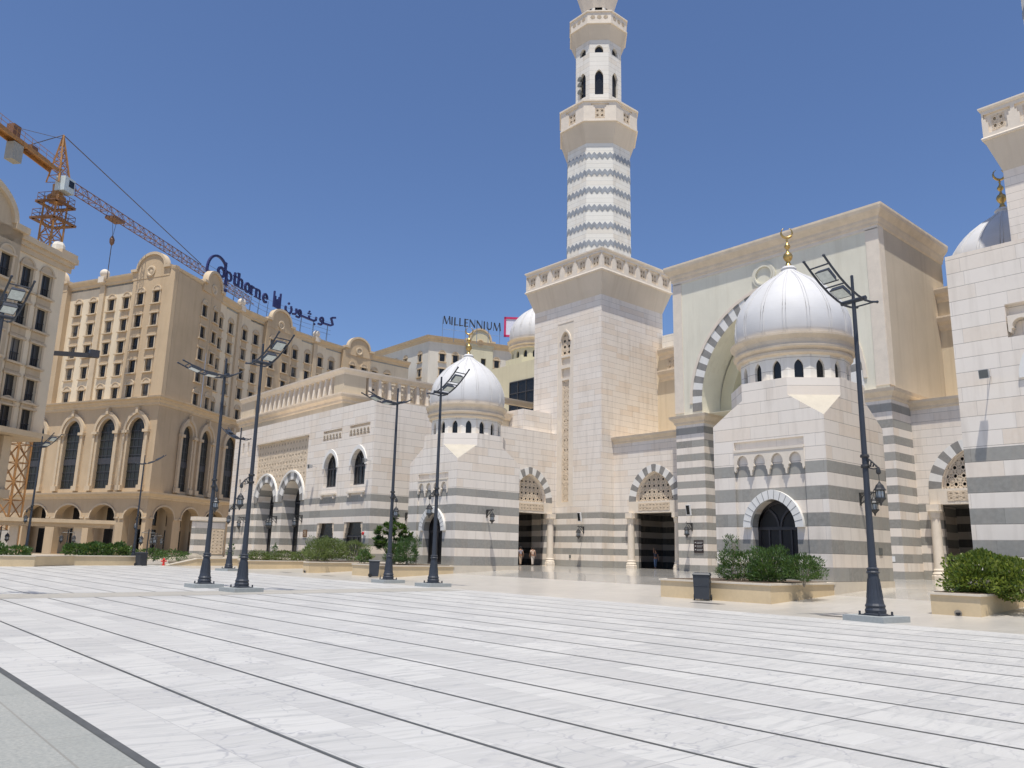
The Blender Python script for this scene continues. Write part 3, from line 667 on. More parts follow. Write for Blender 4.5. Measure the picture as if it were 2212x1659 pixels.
# ================================================================ entrance walls
def portal(p, fr, c, zb=.45, col=(True, True), depth=6.7, wm='stone_shaded'):
    """lunette screen, striped ring, lintel, columns and the dark passage behind an opening in a wall"""
    mb = MB(); ring(mb, fr, (c, 2.12, 6.5, 9.2), (c, 2.95, 6.5, 9.85), 17, -.02, .05); build('arch_ring', mb, ['grey_block', 'white_block'], p)
    mb = MB(); ring(mb, fr, (c, 1.98, 6.5, 9.05), (c, 2.115, 6.5, 9.19), 4, -.36, -.30, alt=False); build('arch_reveal', mb, 'beige_light', p)
    mb = MB(); lattice(mb, fr, c-2.1, c+2.1, 6.5, 9.3, .53, .052, -.36, -.30, inarch(c, 2.10, 6.5, 9.18), .27); s = build('lattice_screen', mb, 'screen', p)
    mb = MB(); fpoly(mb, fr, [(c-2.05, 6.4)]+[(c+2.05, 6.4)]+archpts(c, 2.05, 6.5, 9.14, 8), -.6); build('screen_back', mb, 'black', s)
    mb = MB(); fbox(mb, fr, c-2.4, c+2.4, 5.45, 6.5, -.7, .1); l = build('lintel', mb, 'beige_light', p)
    mb = MB(); lattice(mb, fr, c-1.75, c+1.75, 5.68, 6.3, .4, .05, .1, .135); build('lintel_relief', mb, 'carved', l)
    mb = MB(); fbox(mb, fr, c-1.78, c+1.78, 5.65, 6.33, .1, .105); build('lintel_panel', mb, 'carved_back', l)
    # passage, widened out of sight behind the opening to keep it dim
    W = 2.12 if True else 2; m = MB(); a0, a1_ = c-2.6, c+2.6
    q = lambda a, b, d: fr.P(a, b, d)
    for sg in (-1, 1):
        m.poly([q(c+sg*2.45, zb-.3, -.72), q(c+sg*2.45, zb-.3, -1.0), q(c+sg*2.45, 5.6, -1.0), q(c+sg*2.45, 5.6, -.72)])
        m.poly([q(c+sg*2.45, zb-.3, -1.0), q(c+sg*4.4, zb-.3, -1.0), q(c+sg*4.4, 5.6, -1.0), q(c+sg*2.45, 5.6, -1.0)])
        m.poly([q(c+sg*4.4, zb-.3, -1.0), q(c+sg*4.4, zb-.3, -depth), q(c+sg*4.4, 5.6, -depth), q(c+sg*4.4, 5.6, -1.0)])
    m.poly([q(c-4.4, zb-.3, -depth), q(c+4.4, zb-.3, -depth), q(c+4.4, 5.6, -depth), q(c-4.4, 5.6, -depth)])
    m.poly([q(c-4.4, 5.6, -.7), q(c+4.4, 5.6, -.7), q(c+4.4, 5.6, -depth), q(c-4.4, 5.6, -depth)])
    ft = MB(); fbox(ft, fr, c-4.4, c+4.4, .3, .484, -depth, -1.0); build('passage_floor', ft, 'shaded_floor', p)
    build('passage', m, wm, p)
    for s_, on in ((-1, col[0]), (1, col[1])):
        if not on: continue
        a = c+s_*2.66; P = fr.P(a, 0, .12); cx, cy = P.x, P.y; m = MB(); z = zb
        m.lathe([(.52, z), (.52, z+.28), (.45, z+.34)], (cx, cy), 8, ph=math.pi/8)
        m.lathe([(.44, z+.34), (.46, z+.42), (.41, z+.5), (.37, z+.56), (.40, z+.66), (.35, z+.72), (.335, z+.8), (.30, 4.45), (.31, 4.5)], (cx, cy), 24)
        m.lathe([(.31, 4.5), (.36, 4.6), (.40, 4.9), (.50, 5.0)], (cx, cy), 8, ph=math.pi/8)
        o = build('column', m, 'beige_light', p)
        m = MB(); fbox(m, fr, a-.40, a+.40, 4.98, 5.45, -.3, .48); fbox(m, fr, a-.26, a+.30, 5.45, 6.5, -.3, .06); build('capital', m, 'beige_light', o)
def opening(c): return [(c-2.45, .45), (c+2.45, .45), (c+2.45, 5.6), (c+2.12, 5.6)]+archpts(c, 2.12, 6.5, 9.2, 12)+[(c-2.12, 5.6), (c-2.45, 5.6)]
WL = thing('entrance_wall', 'pale stone entrance wall left of the minaret base with a half hidden screened arch', 'wall', (46, 57, 0))
fr = FY(56.9); mb = MB(); c = 52.25
wall(mb, fr, rect(36.6, 55.58, 0, 13.5), [opening(c)], .8)
mb.box(36.6, 55.55, 57.75, 58.4, 6, 13.5); mb.poly([(36.6, 56.9, 13.5), (55.58, 56.9, 13.5), (55.58, 60, 13.5), (36.6, 60, 13.5)])
mb.box(51.7, 55.55, 57.5, 62, 13.5, 15.65); build('wall', mb, 'stone_hall', WL); portal(WL, fr, c)
mb = MB(); mb.box(44, 51.6, 59.5, 60.3, 13.5, 15.2); build('back_parapet', mb, 'cream', WL)
mb = MB(); cornice(mb, [(44, 59.4), (51.6, 59.4)], [(0, 14.6), (.2, 14.75), (.3, 14.95), (.45, 15.2), (.45, 15.35), (-.5, 15.35)]); build('cornice', mb, 'beige', WL)
def gatewall(y0, y1, c, label, sh):
    p = thing('gate_wall', label, 'wall', (57.3, (y0+y1)/2, 0)); fr = FX(57.3); mb = MB()
    wall(mb, fr, rect(y0, y1, 0, 12.3), [opening(c)], .8); mb.box(58.12, 64.2, y0, y1, 6.2, 12.3)
    build('wall', mb, 'stone_hall', p); portal(p, fr, c)
    mb = MB(); cornice(mb, [(57.3, y1), (57.3, y0)], [(0, 12.05), (.08, 12.12), (.1, 12.25), (.22, 12.38), (.36, 12.5), (.4, 12.68), (-.3, 12.7)]); mb.box(57.3, 64.1, y0, y1, 12.3, 12.62); build('cornice', mb, 'beige', p)
    return p
gatewall(40.9, 50.6, 45.75, 'stone gate wall with screened arch between the minaret and the great arch', 0)
gatewall(15.0, 22.85, 19.1, 'stone gate wall with screened arch at the right of the striped pavilion', 0)
# ================================================================ great arched gateway
GW = thing('arched_gateway', 'huge pale gateway block with one great striped arch and a ring medallion', 'building', (60, 31.85, 0))
fr = FX(54.3); c = 31.85; mb = MB(); hw, zs, ap = 6.35, 14.2, 21.7
wall(mb, fr, rect(22.85, 40.9, 13.2, 26.1), [[(c-hw, 13.22), (c+hw, 13.22)]+archpts(c, hw, zs, ap, 24)], 4.5)
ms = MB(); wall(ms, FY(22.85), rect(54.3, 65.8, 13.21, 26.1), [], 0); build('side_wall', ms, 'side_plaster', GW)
wall(mb, FY(40.9), rect(54.3, 65.8, 13.21, 26.1), [], 0); wall(mb, FX(65.8), rect(22.85, 40.9, 12.2, 26.1), [], 0)
mb.poly([(54.3, 22.85, 26.1), (65.8, 22.85, 26.1), (65.8, 40.9, 26.1), (54.3, 40.9, 26.1)])
build('wall', mb, 'iwan', GW)
mb = MB(); ring(mb, fr, (c, hw, zs, ap), (c, hw+.92, zs, ap+1.0), 41, -.02, .04); fbox(mb, fr, c-hw-.92, c-hw, 13.5, zs, -.02, .04, 0); fbox(mb, fr, c+hw, c+hw+.92, 13.5, zs, -.02, .04, 1); build('arch_ring', mb, ['white_block', 'grey_block'], GW)
mb = MB(); ring(mb, fr, (c, hw+.92, zs, ap+1.0), (c, hw+1.16, zs, ap+1.28), 6, -.02, .10, alt=False); build('arch_moulding', mb, 'beige_light', GW)
mb = MB(); ring(mb, fr, (c, hw-1.1, zs-.5, ap-1.4), (c, hw+.0, zs-.5, ap-.02), 6, -4.4, -2.6, alt=False); build('inner_arch', mb, 'hall', GW)
mb = MB(); wall(mb, FX(58.9), rect(22.9, 40.8, 9, 24), [], 0); build('back_wall', mb, 'iwan', GW)
mb = MB(); 
for k in range(24):
    a0_, a1_ = 2*math.pi*k/24, 2*math.pi*(k+1)/24; P = lambda r, a, d: fr.P(31.98+r*math.cos(a), 23.7+r*math.sin(a), d)
    for r0, r1, d in ((.70, .82, .16), (.82, 1.02, .12)):
        mb.poly([P(r0, a0_, d), P(r1, a0_, d), P(r1, a1_, d), P(r0, a1_, d)])
    mb.poly([P(1.02, a0_, .12), P(1.02, a0_, 0), P(1.02, a1_, 0), P(1.02, a1_, .12)]); mb.poly([P(.7, a0_, .16), P(.7, a1_, .16), P(.7, a1_, .01), P(.7, a0_, .01)])
build('medallion', mb, 'iwan', GW)
mb = MB(); fbox(mb, fr, 22.83, 23.75, 13.5, 25.0, -.02, .05); fbox(mb, fr, 40.0, 40.92, 13.5, 25.0, -.02, .05); fbox(mb, fr, 22.83, 40.92, 24.95, 25.2, -.02, .05)
mb.box(54.28, 55.1, 22.80, 22.86, 13.5, 25.2); mb.box(54.28, 55.1, 40.9, 40.94, 13.5, 25.2); build('pilaster', mb, 'beige_light', GW)
mb = MB(); cornice(mb, [(65.8, 40.9), (54.3, 40.9), (54.3, 22.85), (65.8, 22.85)], [(0, 25.15), (.1, 25.25), (.12, 25.45), (.2, 25.6), (.22, 25.8), (.4, 26.0), (.55, 26.2), (.6, 26.45), (.6, 26.62), (-.5, 26.65)]); build('cornice', mb, 'beige', GW)
for (y0, y1) in ((38.1, 40.9), (22.85, 25.6)):
    mb = MB(); mb.box(54.3, 57.4, y0, y1, 0, 12.7); mb.box(57.4, 65.8, 40.2 if y0 > 30 else 22.87, 40.88 if y0 > 30 else 23.5, 0, 13.25); build('pier', mb, 'stone_pier', GW)
    mb = MB(); cornice(mb, [(57.4, y1), (54.3, y1), (54.3, y0), (57.4 if y0 > 30 else 60.2, y0)], [(0, 12.45), (.1, 12.55), (.12, 12.7), (.26, 12.85), (.4, 13.0), (.45, 13.22), (-.4, 13.24)]); build('pier_cornice', mb, 'beige', GW)
    mb = MB(); mb.box(54.4, 57.3, y0+.1, y1-.1, 12.7, 13.19); build('pier_block', mb, 'beige_light', GW)
# ================================================================ minarets
def minaret(label):
    x0, y0, w = 55.6, 50.6, 9.62
    x1, y1 = x0+w, y0+w; p = thing('minaret', label, 'minaret', (x0+w/2, y0+w/2, 0))
    fr = FX(x0); cc = 55.55; mb = MB()
    win = archhole(cc, .62, 21.5, 23.0, 24.0, 8); slot = rect(cc-.5, cc+.5, 6.6, 18.9)
    trim = rect(cc-1.15, cc+1.15, 6.2, 24.95)
    wall(mb, fr, rect(y0, y1, 0, 26.92), [trim], .06); wall(mb, FY(y0), rect(x0, x1, 0, 26.92), [], 0)
    mb.poly([(x1, y0, 0), (x1, y1, 0), (x1, y1, 26.92), (x1, y0, 26.92)]); mb.poly([(x0, y1, 0), (x1, y1, 0), (x1, y1, 26.92), (x0, y1, 26.92)])
    build('shaft_base', mb, 'stone_hall', p)
    mb = MB(); wall(mb, fr, trim, [win, slot, rect(cc-.62, cc+.62, 20.5, 21.3), rect(cc-.62, cc+.62, 19.15, 20.15)], .3, -.04)
    fpoly(mb, fr, rect(cc-.7, cc+.7, 19.0, 21.35), -.30)
    s = build('panel_surround', mb, 'beige_light', p)
    mb = MB(); ring(mb, fr, (cc, .63, 23.0, 24.01), (cc, .80, 22.95, 24.22), 4, -.04, .08, alt=False); build('arch_hood', mb, 'beige_light', p)
    mb = MB(); lattice(mb, fr, cc-.62, cc+.62, 21.5, 24.0, .6, .08, -.26, -.2, inarch(cc, .62, 23, 24), .33); k_ = build('window_screen', mb, 'carved', p)
    mb = MB(); fpoly(mb, fr, win, -.36); build('screen_back', mb, 'black', k_)
    mb = MB(); lattice(mb, fr, cc-.5, cc+.5, 6.6, 18.9, .95, .085, -.24, -.17, None, .36); lattice(mb, fr, cc-.5, cc+.5, 6.6, 18.9, .5, .06, -.24, -.18, None, .3); k_ = build('slot_screen', mb, 'carved', p)
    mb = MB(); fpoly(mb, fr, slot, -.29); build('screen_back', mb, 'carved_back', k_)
    sq = [(x0, y1), (x0, y0), (x1, y0), (x1, y1)]
    mb = MB(); cornice(mb, sq, [(0, 26.9), (.70, 29.05), (.70, 29.1)], closed=True); mb.box(x0+.1, x1-.1, y0+.1, y1-.1, 26.9, 29.1); build('corbel', mb, 'corbel', p)
    mb = MB(); cornice(mb, sq, [(.6, 29.06), (.80, 29.10), (.84, 29.2), (.78, 29.3), (.7, 29.34)], closed=True); build('lower_moulding', mb, 'beige_light', p)
    mb = MB(); cornice(mb, sq, [(.55, 31.2), (.78, 31.22), (.86, 31.34), (.86, 31.44), (.5, 31.5), (-.5, 31.5)], closed=True); build('upper_moulding', mb, 'beige_light', p)
    L = w+1.44; n = 8
    faces = [F((x0-.72, y0-.72, 0), (0, 1, 0), (-1, 0, 0)), F((x0-.72, y0-.72, 0), (1, 0, 0), (0, -1, 0)), F((x1+.72, y0-.72, 0), (0, 1, 0), (1, 0, 0)), F((x0-.72, y1+.72, 0), (1, 0, 0), (0, 1, 0))]
    par = MB(); lat = MB(); bk = MB()
    npan = 6
    for f_ in faces:
        st = L/npan; holes = []
        for k in range(npan):
            m = st*(k+.5); hw = .40
            holes.append([(m-hw-.16, 29.55), (m+hw+.16, 29.55), (m+hw+.16, 30.35), (m+hw+.28, 30.35), (m+hw+.28, 30.6), (m+hw+.40, 30.6), (m+hw+.40, 30.95), (m-hw-.40, 30.95), (m-hw-.40, 30.6), (m-hw-.28, 30.6), (m-hw-.28, 30.35), (m-hw-.16, 30.35)])
        wall(par, f_, rect(0, L, 29.3, 31.25), holes, .18)
        for k in range(npan):
            m = st*(k+.5); fpoly(par, f_, rect(m-.9, m-.38, 29.5, 31), -.17); fpoly(par, f_, rect(m+.38, m+.9, 29.5, 31), -.17); fpoly(par, f_, rect(m-.38, m+.38, 30.75, 31), -.17); fpoly(par, f_, rect(m-.38, m+.38, 29.5, 29.75), -.17)
            lattice(lat, f_, m-.38, m+.38, 29.75, 30.75, .5, .055, -.2, -.15, None, .32); fpoly(bk, f_, rect(m-.39, m+.39, 29.74, 30.76), -.26)
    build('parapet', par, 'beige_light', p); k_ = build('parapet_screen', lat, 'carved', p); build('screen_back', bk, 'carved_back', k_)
    cx, cy = x0+w/2, y0+w/2
    def oct(f): return [(cx+f/2/math.cos(R(22.5))*math.cos(R(22.5+45*i)), cy+f/2/math.cos(R(22.5))*math.sin(R(22.5+45*i))) for i in range(8)]
    def octf(f):  # frames per face
        P = oct(f); out = []
        for i in range(8):
            a, b = P[i], P[(i+1) % 8]; m = Vector(((a[0]+b[0])/2-cx, (a[1]+b[1])/2-cy, 0)); out.append((F((a[0], a[1], 0), (b[0]-a[0], b[1]-a[1], 0), m), math.hypot(b[0]-a[0], b[1]-a[1])))
        return out
    mb = MB(); mb.prism(oct(6.83), 31.3, 45.3); build('shaft', mb, 'shaft', p)
    for zc in (33.6, 35.6, 37.6, 39.63, 41.66, 43.63):
        mb = MB()
        for f_, L in octf(6.86):
            nn = 5; st = L/nn; up = []; lo = []
            for k in range(nn*2+1):
                x = k*st/2; dz = .17 if k % 2 else -.17; up.append((x, zc+.27+dz)); lo.append((x, zc-.27+dz))
            fext(mb, f_, lo+up[::-1], -.02, .02)
        build('zigzag_band', mb, 'grey_marble', p)
    cw = lambda pts: pts[::-1]
    def flare(fa, za, fb, zb_): 
        m = MB(); A, B = oct(fa), oct(fb)
        for i in range(8):
            j = (i+1) % 8; m.poly([(*A[i], za), (*A[j], za), (*B[j], zb_), (*B[i], zb_)])
        m.poly([(*q, zb_) for q in B]); return m
    build('balcony_corbel', flare(6.85, 45.1, 8.3, 47.3), 'corbel', p)
    mb = MB(); mb.prism(oct(8.55), 47.28, 47.42); mb.prism(oct(8.7), 49.62, 49.8); build('balcony_moulding', mb, 'beige_light', p)
    mb = MB(); lt = MB(); bk = MB()
    for f_, L in octf(8.4):
        m = L/2; hol = [(m-.52, 47.62), (m+.52, 47.62), (m+.52, 48.95), (m+.68, 48.95), (m+.68, 49.15), (m+.95, 49.15), (m+.95, 49.4), (m-.95, 49.4), (m-.95, 49.15), (m-.68, 49.15), (m-.68, 48.95), (m-.52, 48.95)]
        wall(mb, f_, rect(0, L, 47.42, 49.62), [hol], .15); fpoly(mb, f_, rect(m-1, m+1, 48.88, 49.42), -.15)
        lattice(lt, f_, m-.5, m+.5, 47.75, 48.85, .55, .06, -.14, -.09, None, .33); fpoly(bk, f_, rect(m-.54, m+.54, 47.6, 48.9), -.2)
    build('balcony_parapet', mb, 'beige_light', p); k_ = build('balcony_screen', lt, 'carved', p); build('screen_back', bk, 'carved_back', k_)
    mb = MB(); mb.prism(oct(8.0), 47.4, 47.6); build('balcony_floor', mb, 'beige_light', p)
    mb = MB(); ff = octf(5.1); wins = []
    for f_, L in ff:
        m = L/2; wall(mb, f_, rect(0, L, 47.5, 58.4), [archhole(m, .47, 51.5, 53.7, 54.6, 8), archhole(m, .47, 56.7, 57.0, 57.65, 8)], .35)
    build('upper_shaft', mb, 'white_stone', p)
    for f_, L in ff:
        m = L/2; q = MB(); fpoly(q, f_, archhole(m, .5, 51.45, 53.7, 54.65, 8), -.3); build('window', q, 'glass', p)
        q = MB(); fpoly(q, f_, archhole(m, .5, 56.65, 57.0, 57.7, 8), -.3); build('high_window', q, 'glass', p)
    # horn loudspeakers in the left-hand lancet
    f_, L = ff[3]; q = MB()
    for zz in (52.1, 53.0, 53.7):
        P = f_.P(L/2-.1, zz, -.1); Q = f_.P(L/2-.1, zz+.02, .45); q.tube([P, f_.P(L/2-.1, zz, .15), Q], [.08, .14, .3], 12)
    build('loudspeaker', q, 'speaker_face', p)
    build('upper_corbel', flare(5.12, 58.3, 6.3, 59.95), 'corbel', p)
    mb = MB(); mb.prism(oct(6.5), 59.93, 60.05); mb.prism(oct(6.6), 61.4, 61.55)
    mb.prism(oct(6.35), 60.05, 61.4); build('upper_balcony', mb, 'beige_light', p)
    mb = MB()
    for f_, L in octf(6.36):
        for a in (-.72, 0, .72):
            pts = []
            for k in range(16): rr = .2 if k % 2 else .29; pts.append((L/2+a+rr*math.cos(math.pi*k/8), 60.75+rr*math.sin(math.pi*k/8)))
            fext(mb, f_, pts, 0, .012)
    build('star_opening', mb, 'carved_back', p)
    mb = MB(); ff = octf(3.15)
    for f_, L in ff: wall(mb, f_, rect(0, L, 61.5, 66.5), [archhole(L/2, .42, 61.7, 64.3, 65.0, 8)], .3)
    build('lantern_stage', mb, 'white_stone', p)
    for f_, L in ff: q = MB(); fpoly(q, f_, archhole(L/2, .45, 61.6, 64.3, 65.0, 8), -.26); build('lantern_window', q, 'glass', p)
    build('lantern_corbel', flare(3.17, 63.2, 5.0, 66.5), 'beige_light', p)
    mb = MB(); mb.lathe([(2.6, 66.4), (2.6, 67.4), (2.0, 67.5), (2.1, 68.5), (1.4, 70.2), (.4, 71.8), (.1, 72.6)], (cx, cy), 24); build('cap', mb, 'dome', p, smooth=True)
    return p
MN = minaret('tall white minaret with grey zigzag bands rising in the middle')
dup(MN, (MN.location.x, MN.location.y-45.2, 0), 'second minaret cut off by the right edge with only its corbelled corner in view')
for o in (MN,): o['group'] = 'minarets'
# ================================================================ prayer hall behind
PH = thing('prayer_hall', 'cream prayer hall rising behind the gateway with balcony bands and a gridded window', 'building', (75, 40, 0))
mb = MB(); mb.box(64.2, 95, 5, 62, 0, 22.5); build('wall', mb, 'cream', PH)
mb = MB(); mb.box(62, 95, 61.5, 82, 0, 24.2); build('left_wall', mb, 'hall', PH)
mb = MB(); mb.box(64.6, 90, 42, 50.2, 22.5, 24.3); build('roof_block', mb, 'white_stone', PH)
for (y0, y1, l0, l1) in ((40.9, 50.2, 44.5, 49.2), (15.0, 22.9, 16, 21.7)):
    for zz in (19.25, 21.55):
        mb = MB(); cornice(mb, [(64.2, y1), (64.2, y0)], [(0, zz), (.12, zz+.15), (.2, zz+.4), (.45, zz+.65), (.55, zz+.95), (.55, zz+1.08), (-.2, zz+1.1)]); build('balcony_cornice', mb, 'beige', PH)
    mb = MB(); fr = FX(64.2); lattice(mb, fr, l0, l1, 20.35, 21.55, .6, .06, .03, .1); k_ = build('balcony_screen', mb, 'carved', PH)
    mb = MB(); fbox(mb, fr, l0-.05, l1+.05, 20.3, 21.6, 0, .03); build('screen_back', mb, 'carved_back', k_)
fr = FX(62)
mb = MB(); fbox(mb, fr, 62.5, 71.4, 17.6, 21.9, 0, .06); g_ = build('gridded_window', mb, 'glass', PH)
mb = MB()
for k in range(7): fbox(mb, fr, 62.5+k*1.483-.06, 62.5+k*1.483+.06, 17.6, 21.9, .06, .12)
for k in range(4): fbox(mb, fr, 62.5, 71.4, 17.6+k*1.433-.06, 17.6+k*1.433+.06, .06, .13)
build('frame', mb, 'frame', g_)
mb = MB(); cornice(mb, [(62, 82), (62, 61.5)], [(0, 15.6), (.2, 15.8), (.3, 16.1), (.6, 16.4), (.6, 16.6), (-.2, 16.6)]); build('low_cornice', mb, 'beige', PH)
mb = MB(); mb.prism([(66.6+4.0*math.cos(R(22.5+45*i)), 71.9+4.0*math.sin(R(22.5+45*i))) for i in range(8)], 24.2, 25.22); build('dome_base', mb, 'hall', PH)
FD = thing('far_dome', 'distant white dome on a cream drum peeking out beside the minaret', 'dome', (66.6, 71.9, 25.2))
drum_dome(FD, 66.6, 71.9, 25.2, 1.25, 'hall')
# ================================================================ right wing (foreground)
RW = thing('side_wing', 'striped stone wing with loudspeaker filling the right edge of the view', 'building', (38, 4, 0))
fr = FX(31.8); mb = MB(); ye = 10.9
wall(mb, fr, rect(-14, ye, 0, 13.3), [rect(5.6, 9.05, 9.7, 10.95), archhole(7.2, .95, 5.9, 8.2, 9.3)], .5)
fpoly(mb, fr, rect(5.6, 9.05, 9.7, 10.95), -.3)
wall(mb, F((0, ye, 0), (1, 0, 0), (0, 1, 0)), rect(31.8, 48, 0, 13.3), [], 0)
mb.poly([(31.8, -14, 13.3), (48, -14, 13.3), (48, ye, 13.3), (31.8, ye, 13.3)]); mb.poly([(48, -14, 0), (48, ye, 0), (48, ye, 13.3), (48, -14, 13.3)]); mb.poly([(31.8, -14, 0), (48, -14, 0), (48, -14, 13.3), (31.8, -14, 13.3)])
build('wall', mb, 'stone', RW); scallop(RW, fr, 5.6, 9.0, 10.5, 9.75, 4, -.28, .03)
tracery(RW, fr, 7.2, .95, 5.9, 8.2, 9.3, -.5, 'window', 'frame', 'glass')
mb = MB(); ring(mb, fr, (7.2, .97, 8.15, 9.31), (7.2, 1.62, 8.15, 10.0), 11, -.02, .08, alt=False); build('window_arch', mb, 'white_block', RW)
# ================================================================ hotels
def lerp(a, b, t): return (a[0]+(b[0]-a[0])*t, a[1]+(b[1]-a[1])*t)
def along(pl, s):
    for a, b in zip(pl[:-1], pl[1:]):
        l = math.hypot(b[0]-a[0], b[1]-a[1])
        if s <= l or b is pl[-1]: return lerp(a, b, s/l)
        s -= l
PR_ = [(34.7, 115.2), (39.5, 118.6), (45.1, 123.8), (51.0, 128.35), (57, 131.5), (63.4, 134.6), (69.8, 136.9), (77, 138.9), (87, 139.6), (98, 140)]
PL_ = [(34.7, 115.2), (18, 151.3)]
def window_mesh(w, h, arched, low=False):
    """local frame: x along the wall, -y outward, z=0 at the head; returns trim and glass meshes"""
    t = MB(); g = MB(); f = F((0, 0, 0), (1, 0, 0), (0, -1, 0)); a = w/2
    fbox(t, f, -a-.22, -a, -h-.05, .05, -.02, .10); fbox(t, f, a, a+.22, -h-.05, .05, -.02, .10)
    fbox(t, f, -a-.32, a+.32, .0, .16, -.02, .2)
    if not low: fbox(t, f, -a-.38, a+.38, -h-.22, -h-.05, -.02, .30)
    if arched:
        ring(t, f, (0, a-.02, .16, .16+a*.9), (0, a+.2, .16, .16+a*1.12), 6, -.02, .12, alt=False); fpoly(t, f, [(-a, .16), (a, .16)]+archpts(0, a, .16, .16+a*.9, 5), .05)
    else: fbox(t, f, -a-.3, a+.3, .2, .3, -.02, .1)
    fbox(g, f, -a, a, -h, 0, -.30, -.22)
    r = MB(); fbox(r, f, -a, a, -h*.62, -h*.60, -.2, -.12); fbox(r, f, -a, a, -h+.04, -h+.08, -.2, -.12)
    for k in range(5): x = -a+w*(k+.5)/5; fbox(r, f, x-.02, x+.02, -h, -h*.6, -.18, -.14)
    fbox(r, f, -.03, .03, -h, 0, -.22, -.17)
    return t, g, r
def mk(name, mb, mat):
    o = build(name, mb, mat); me = o.data; bpy.data.objects.remove(o); return me
class WinKind:
    def __init__(s, name, w, h, arched, low=False, trim='trim'):
        t, g, r = window_mesh(w, h, arched, low); s.name = name; s.t = mk(name, t, trim); s.g = mk('glass', g, 'hotel_glass'); s.r = mk('railing', r, 'frame'); s.w = w; s.h = h
    def put(s, parent, P, fr):
        L = RL[parent.name]; o = bpy.data.objects.new(s.name, s.t); col.objects.link(o); o.parent = parent
        ang = math.atan2(fr.u.y, fr.u.x); 
        if Vector((math.sin(ang), -math.cos(ang), 0)).dot(fr.n) < 0: ang += math.pi
        o.location = P-L; o.rotation_euler = (0, 0, ang)
        for nm, me in (('glass', s.g), ('railing', s.r)):
            q = bpy.data.objects.new(nm, me); col.objects.link(q); q.parent = o
def segwall(mb, a, b, out, z0, z1, cols, mi=0, off=0, depth=.35):
    """flat wall from a to b; cols: list of (s_local, [(top,bottom,width)...])"""
    A = Vector((a[0], a[1], 0)); B = Vector((b[0], b[1], 0)); u = (B-A).normalized(); n = Vector((u.y, -u.x, 0))
    if n.dot(Vector((out[0], out[1], 0))) < 0: n = -n
    fr = F(A+n*off, u, n); L = (B-A).length
    wall(mb, fr, rect(0, L, z0, z1), [rect(s-w/2, s+w/2, zb, zt) for s, rows in cols for zt, zb, w in rows], depth, 0, mi, mi)
    return fr, L
HOT = thing('hotel', 'long curved tan and cream hotel with blue rooftop lettering behind the left lamps', 'hotel', (45, 125, 0))
wk_a = WinKind('arched_window', 1.25, 1.85, True); wk_p = WinKind('window', 1.25, 1.85, False)
ROWS = [37.8, 34.4, 31.0, 27.6, 23.95]
def facade(pl, cols, bays, s_end, out):
    """cols: list of s; bays: list of (s0,s1) that project; each column strip gets its own flat wall"""
    edges = [0.0]+[(a+b)/2 for a, b in zip(cols[:-1], cols[1:])]+[s_end]
    for s0, s1 in bays:
        for e in (s0, s1):
            if all(abs(e-x) > .6 for x in edges): edges.append(e)
    edges = sorted(edges); light = MB(); tanm = MB(); last = None
    for e0, e1 in zip(edges[:-1], edges[1:]):
        m = (e0+e1)/2; inb = any(s0-.01 <= m <= s1+.01 for s0, s1 in bays); off = .75 if inb else 0
        a, b = along(pl, e0), along(pl, e1)
        cs = [s for s in cols if e0 < s < e1]; mbx = tanm if inb else light
        c = []; A = Vector((a[0], a[1])); B = Vector((b[0], b[1])); dd = (B-A).normalized()
        for s in cs: p = Vector(along(pl, s)); c.append(((p-A).dot(dd), [(z, z-1.85, 1.25) for z in ROWS]))
        fr, L = segwall(mbx, a, b, out, 21.9, 40.6, c, 0, off)
        for sl, rows in c:
            for k, (zt, zb, w) in enumerate(rows): (wk_a if k in (0, 4) else wk_p).put(HOT, fr.P(sl, zt, 0), fr)
        for sl, rows in c:
            for k in range(4):
                zt = ROWS[k]-1.85-.25; zb = ROWS[k+1]+.35; q = fr
                if k < 3: fbox(tanm, fr, sl-.72, sl+.72, zb, zt, -.01, .05)
        if last is not None and last[0] != off:
            P = fr.P(0, 0, 0) if off > last[0] else last[1].P(last[2], 0, 0); Q = P-fr.n*.8
            tanm.poly([(P.x, P.y, 21.9), (Q.x, Q.y, 21.9), (Q.x, Q.y, 40.6), (P.x, P.y, 40.6)])
        last = (off, fr, L)
    return light, tanm
cr = [7.2, 10.4, 13.5, 16.8, 20.95, 24.1, 27.7, 31.3, 34.85, 38.3, 41.65, 44.7, 49.6, 52.6, 55.7, 59.0]
cl = [2.2, 5.4, 9.2, 12.3, 16.3, 19.5, 23.6, 27.0]
l1, t1 = facade(PR_, cr, [(0, 12.2), (26.0, 33.2), (47.6, 54.4)], 64.4, (1, -1))
l2, t2 = facade(PL_, cl, [(0, 7.6), (21.6, 29.0)], 39, (-1, -.4))
na = Vector((-.9077, -.4196)); nb_ = Vector((.578, -.816)); C0_ = Vector((34.7, 115.2)); qa = C0_+na*.75; qb = C0_+nb_*.75; qm = C0_+Vector((-.2, -.98))*.95
mb = MB(); mb.prism([(qa.x, qa.y), (qm.x, qm.y), (qb.x, qb.y), (36.0, 116.8), (34.3, 117.2)], 21.9, 41.4); build('corner_wall', mb, 'hotel_tan', HOT)
build('light_wall', l1, 'hotel_cream', HOT); build('light_wall', l2, 'hotel_cream', HOT); build('projecting_bay', t1, 'hotel_tan', HOT); build('projecting_bay', t2, 'hotel_tan', HOT)
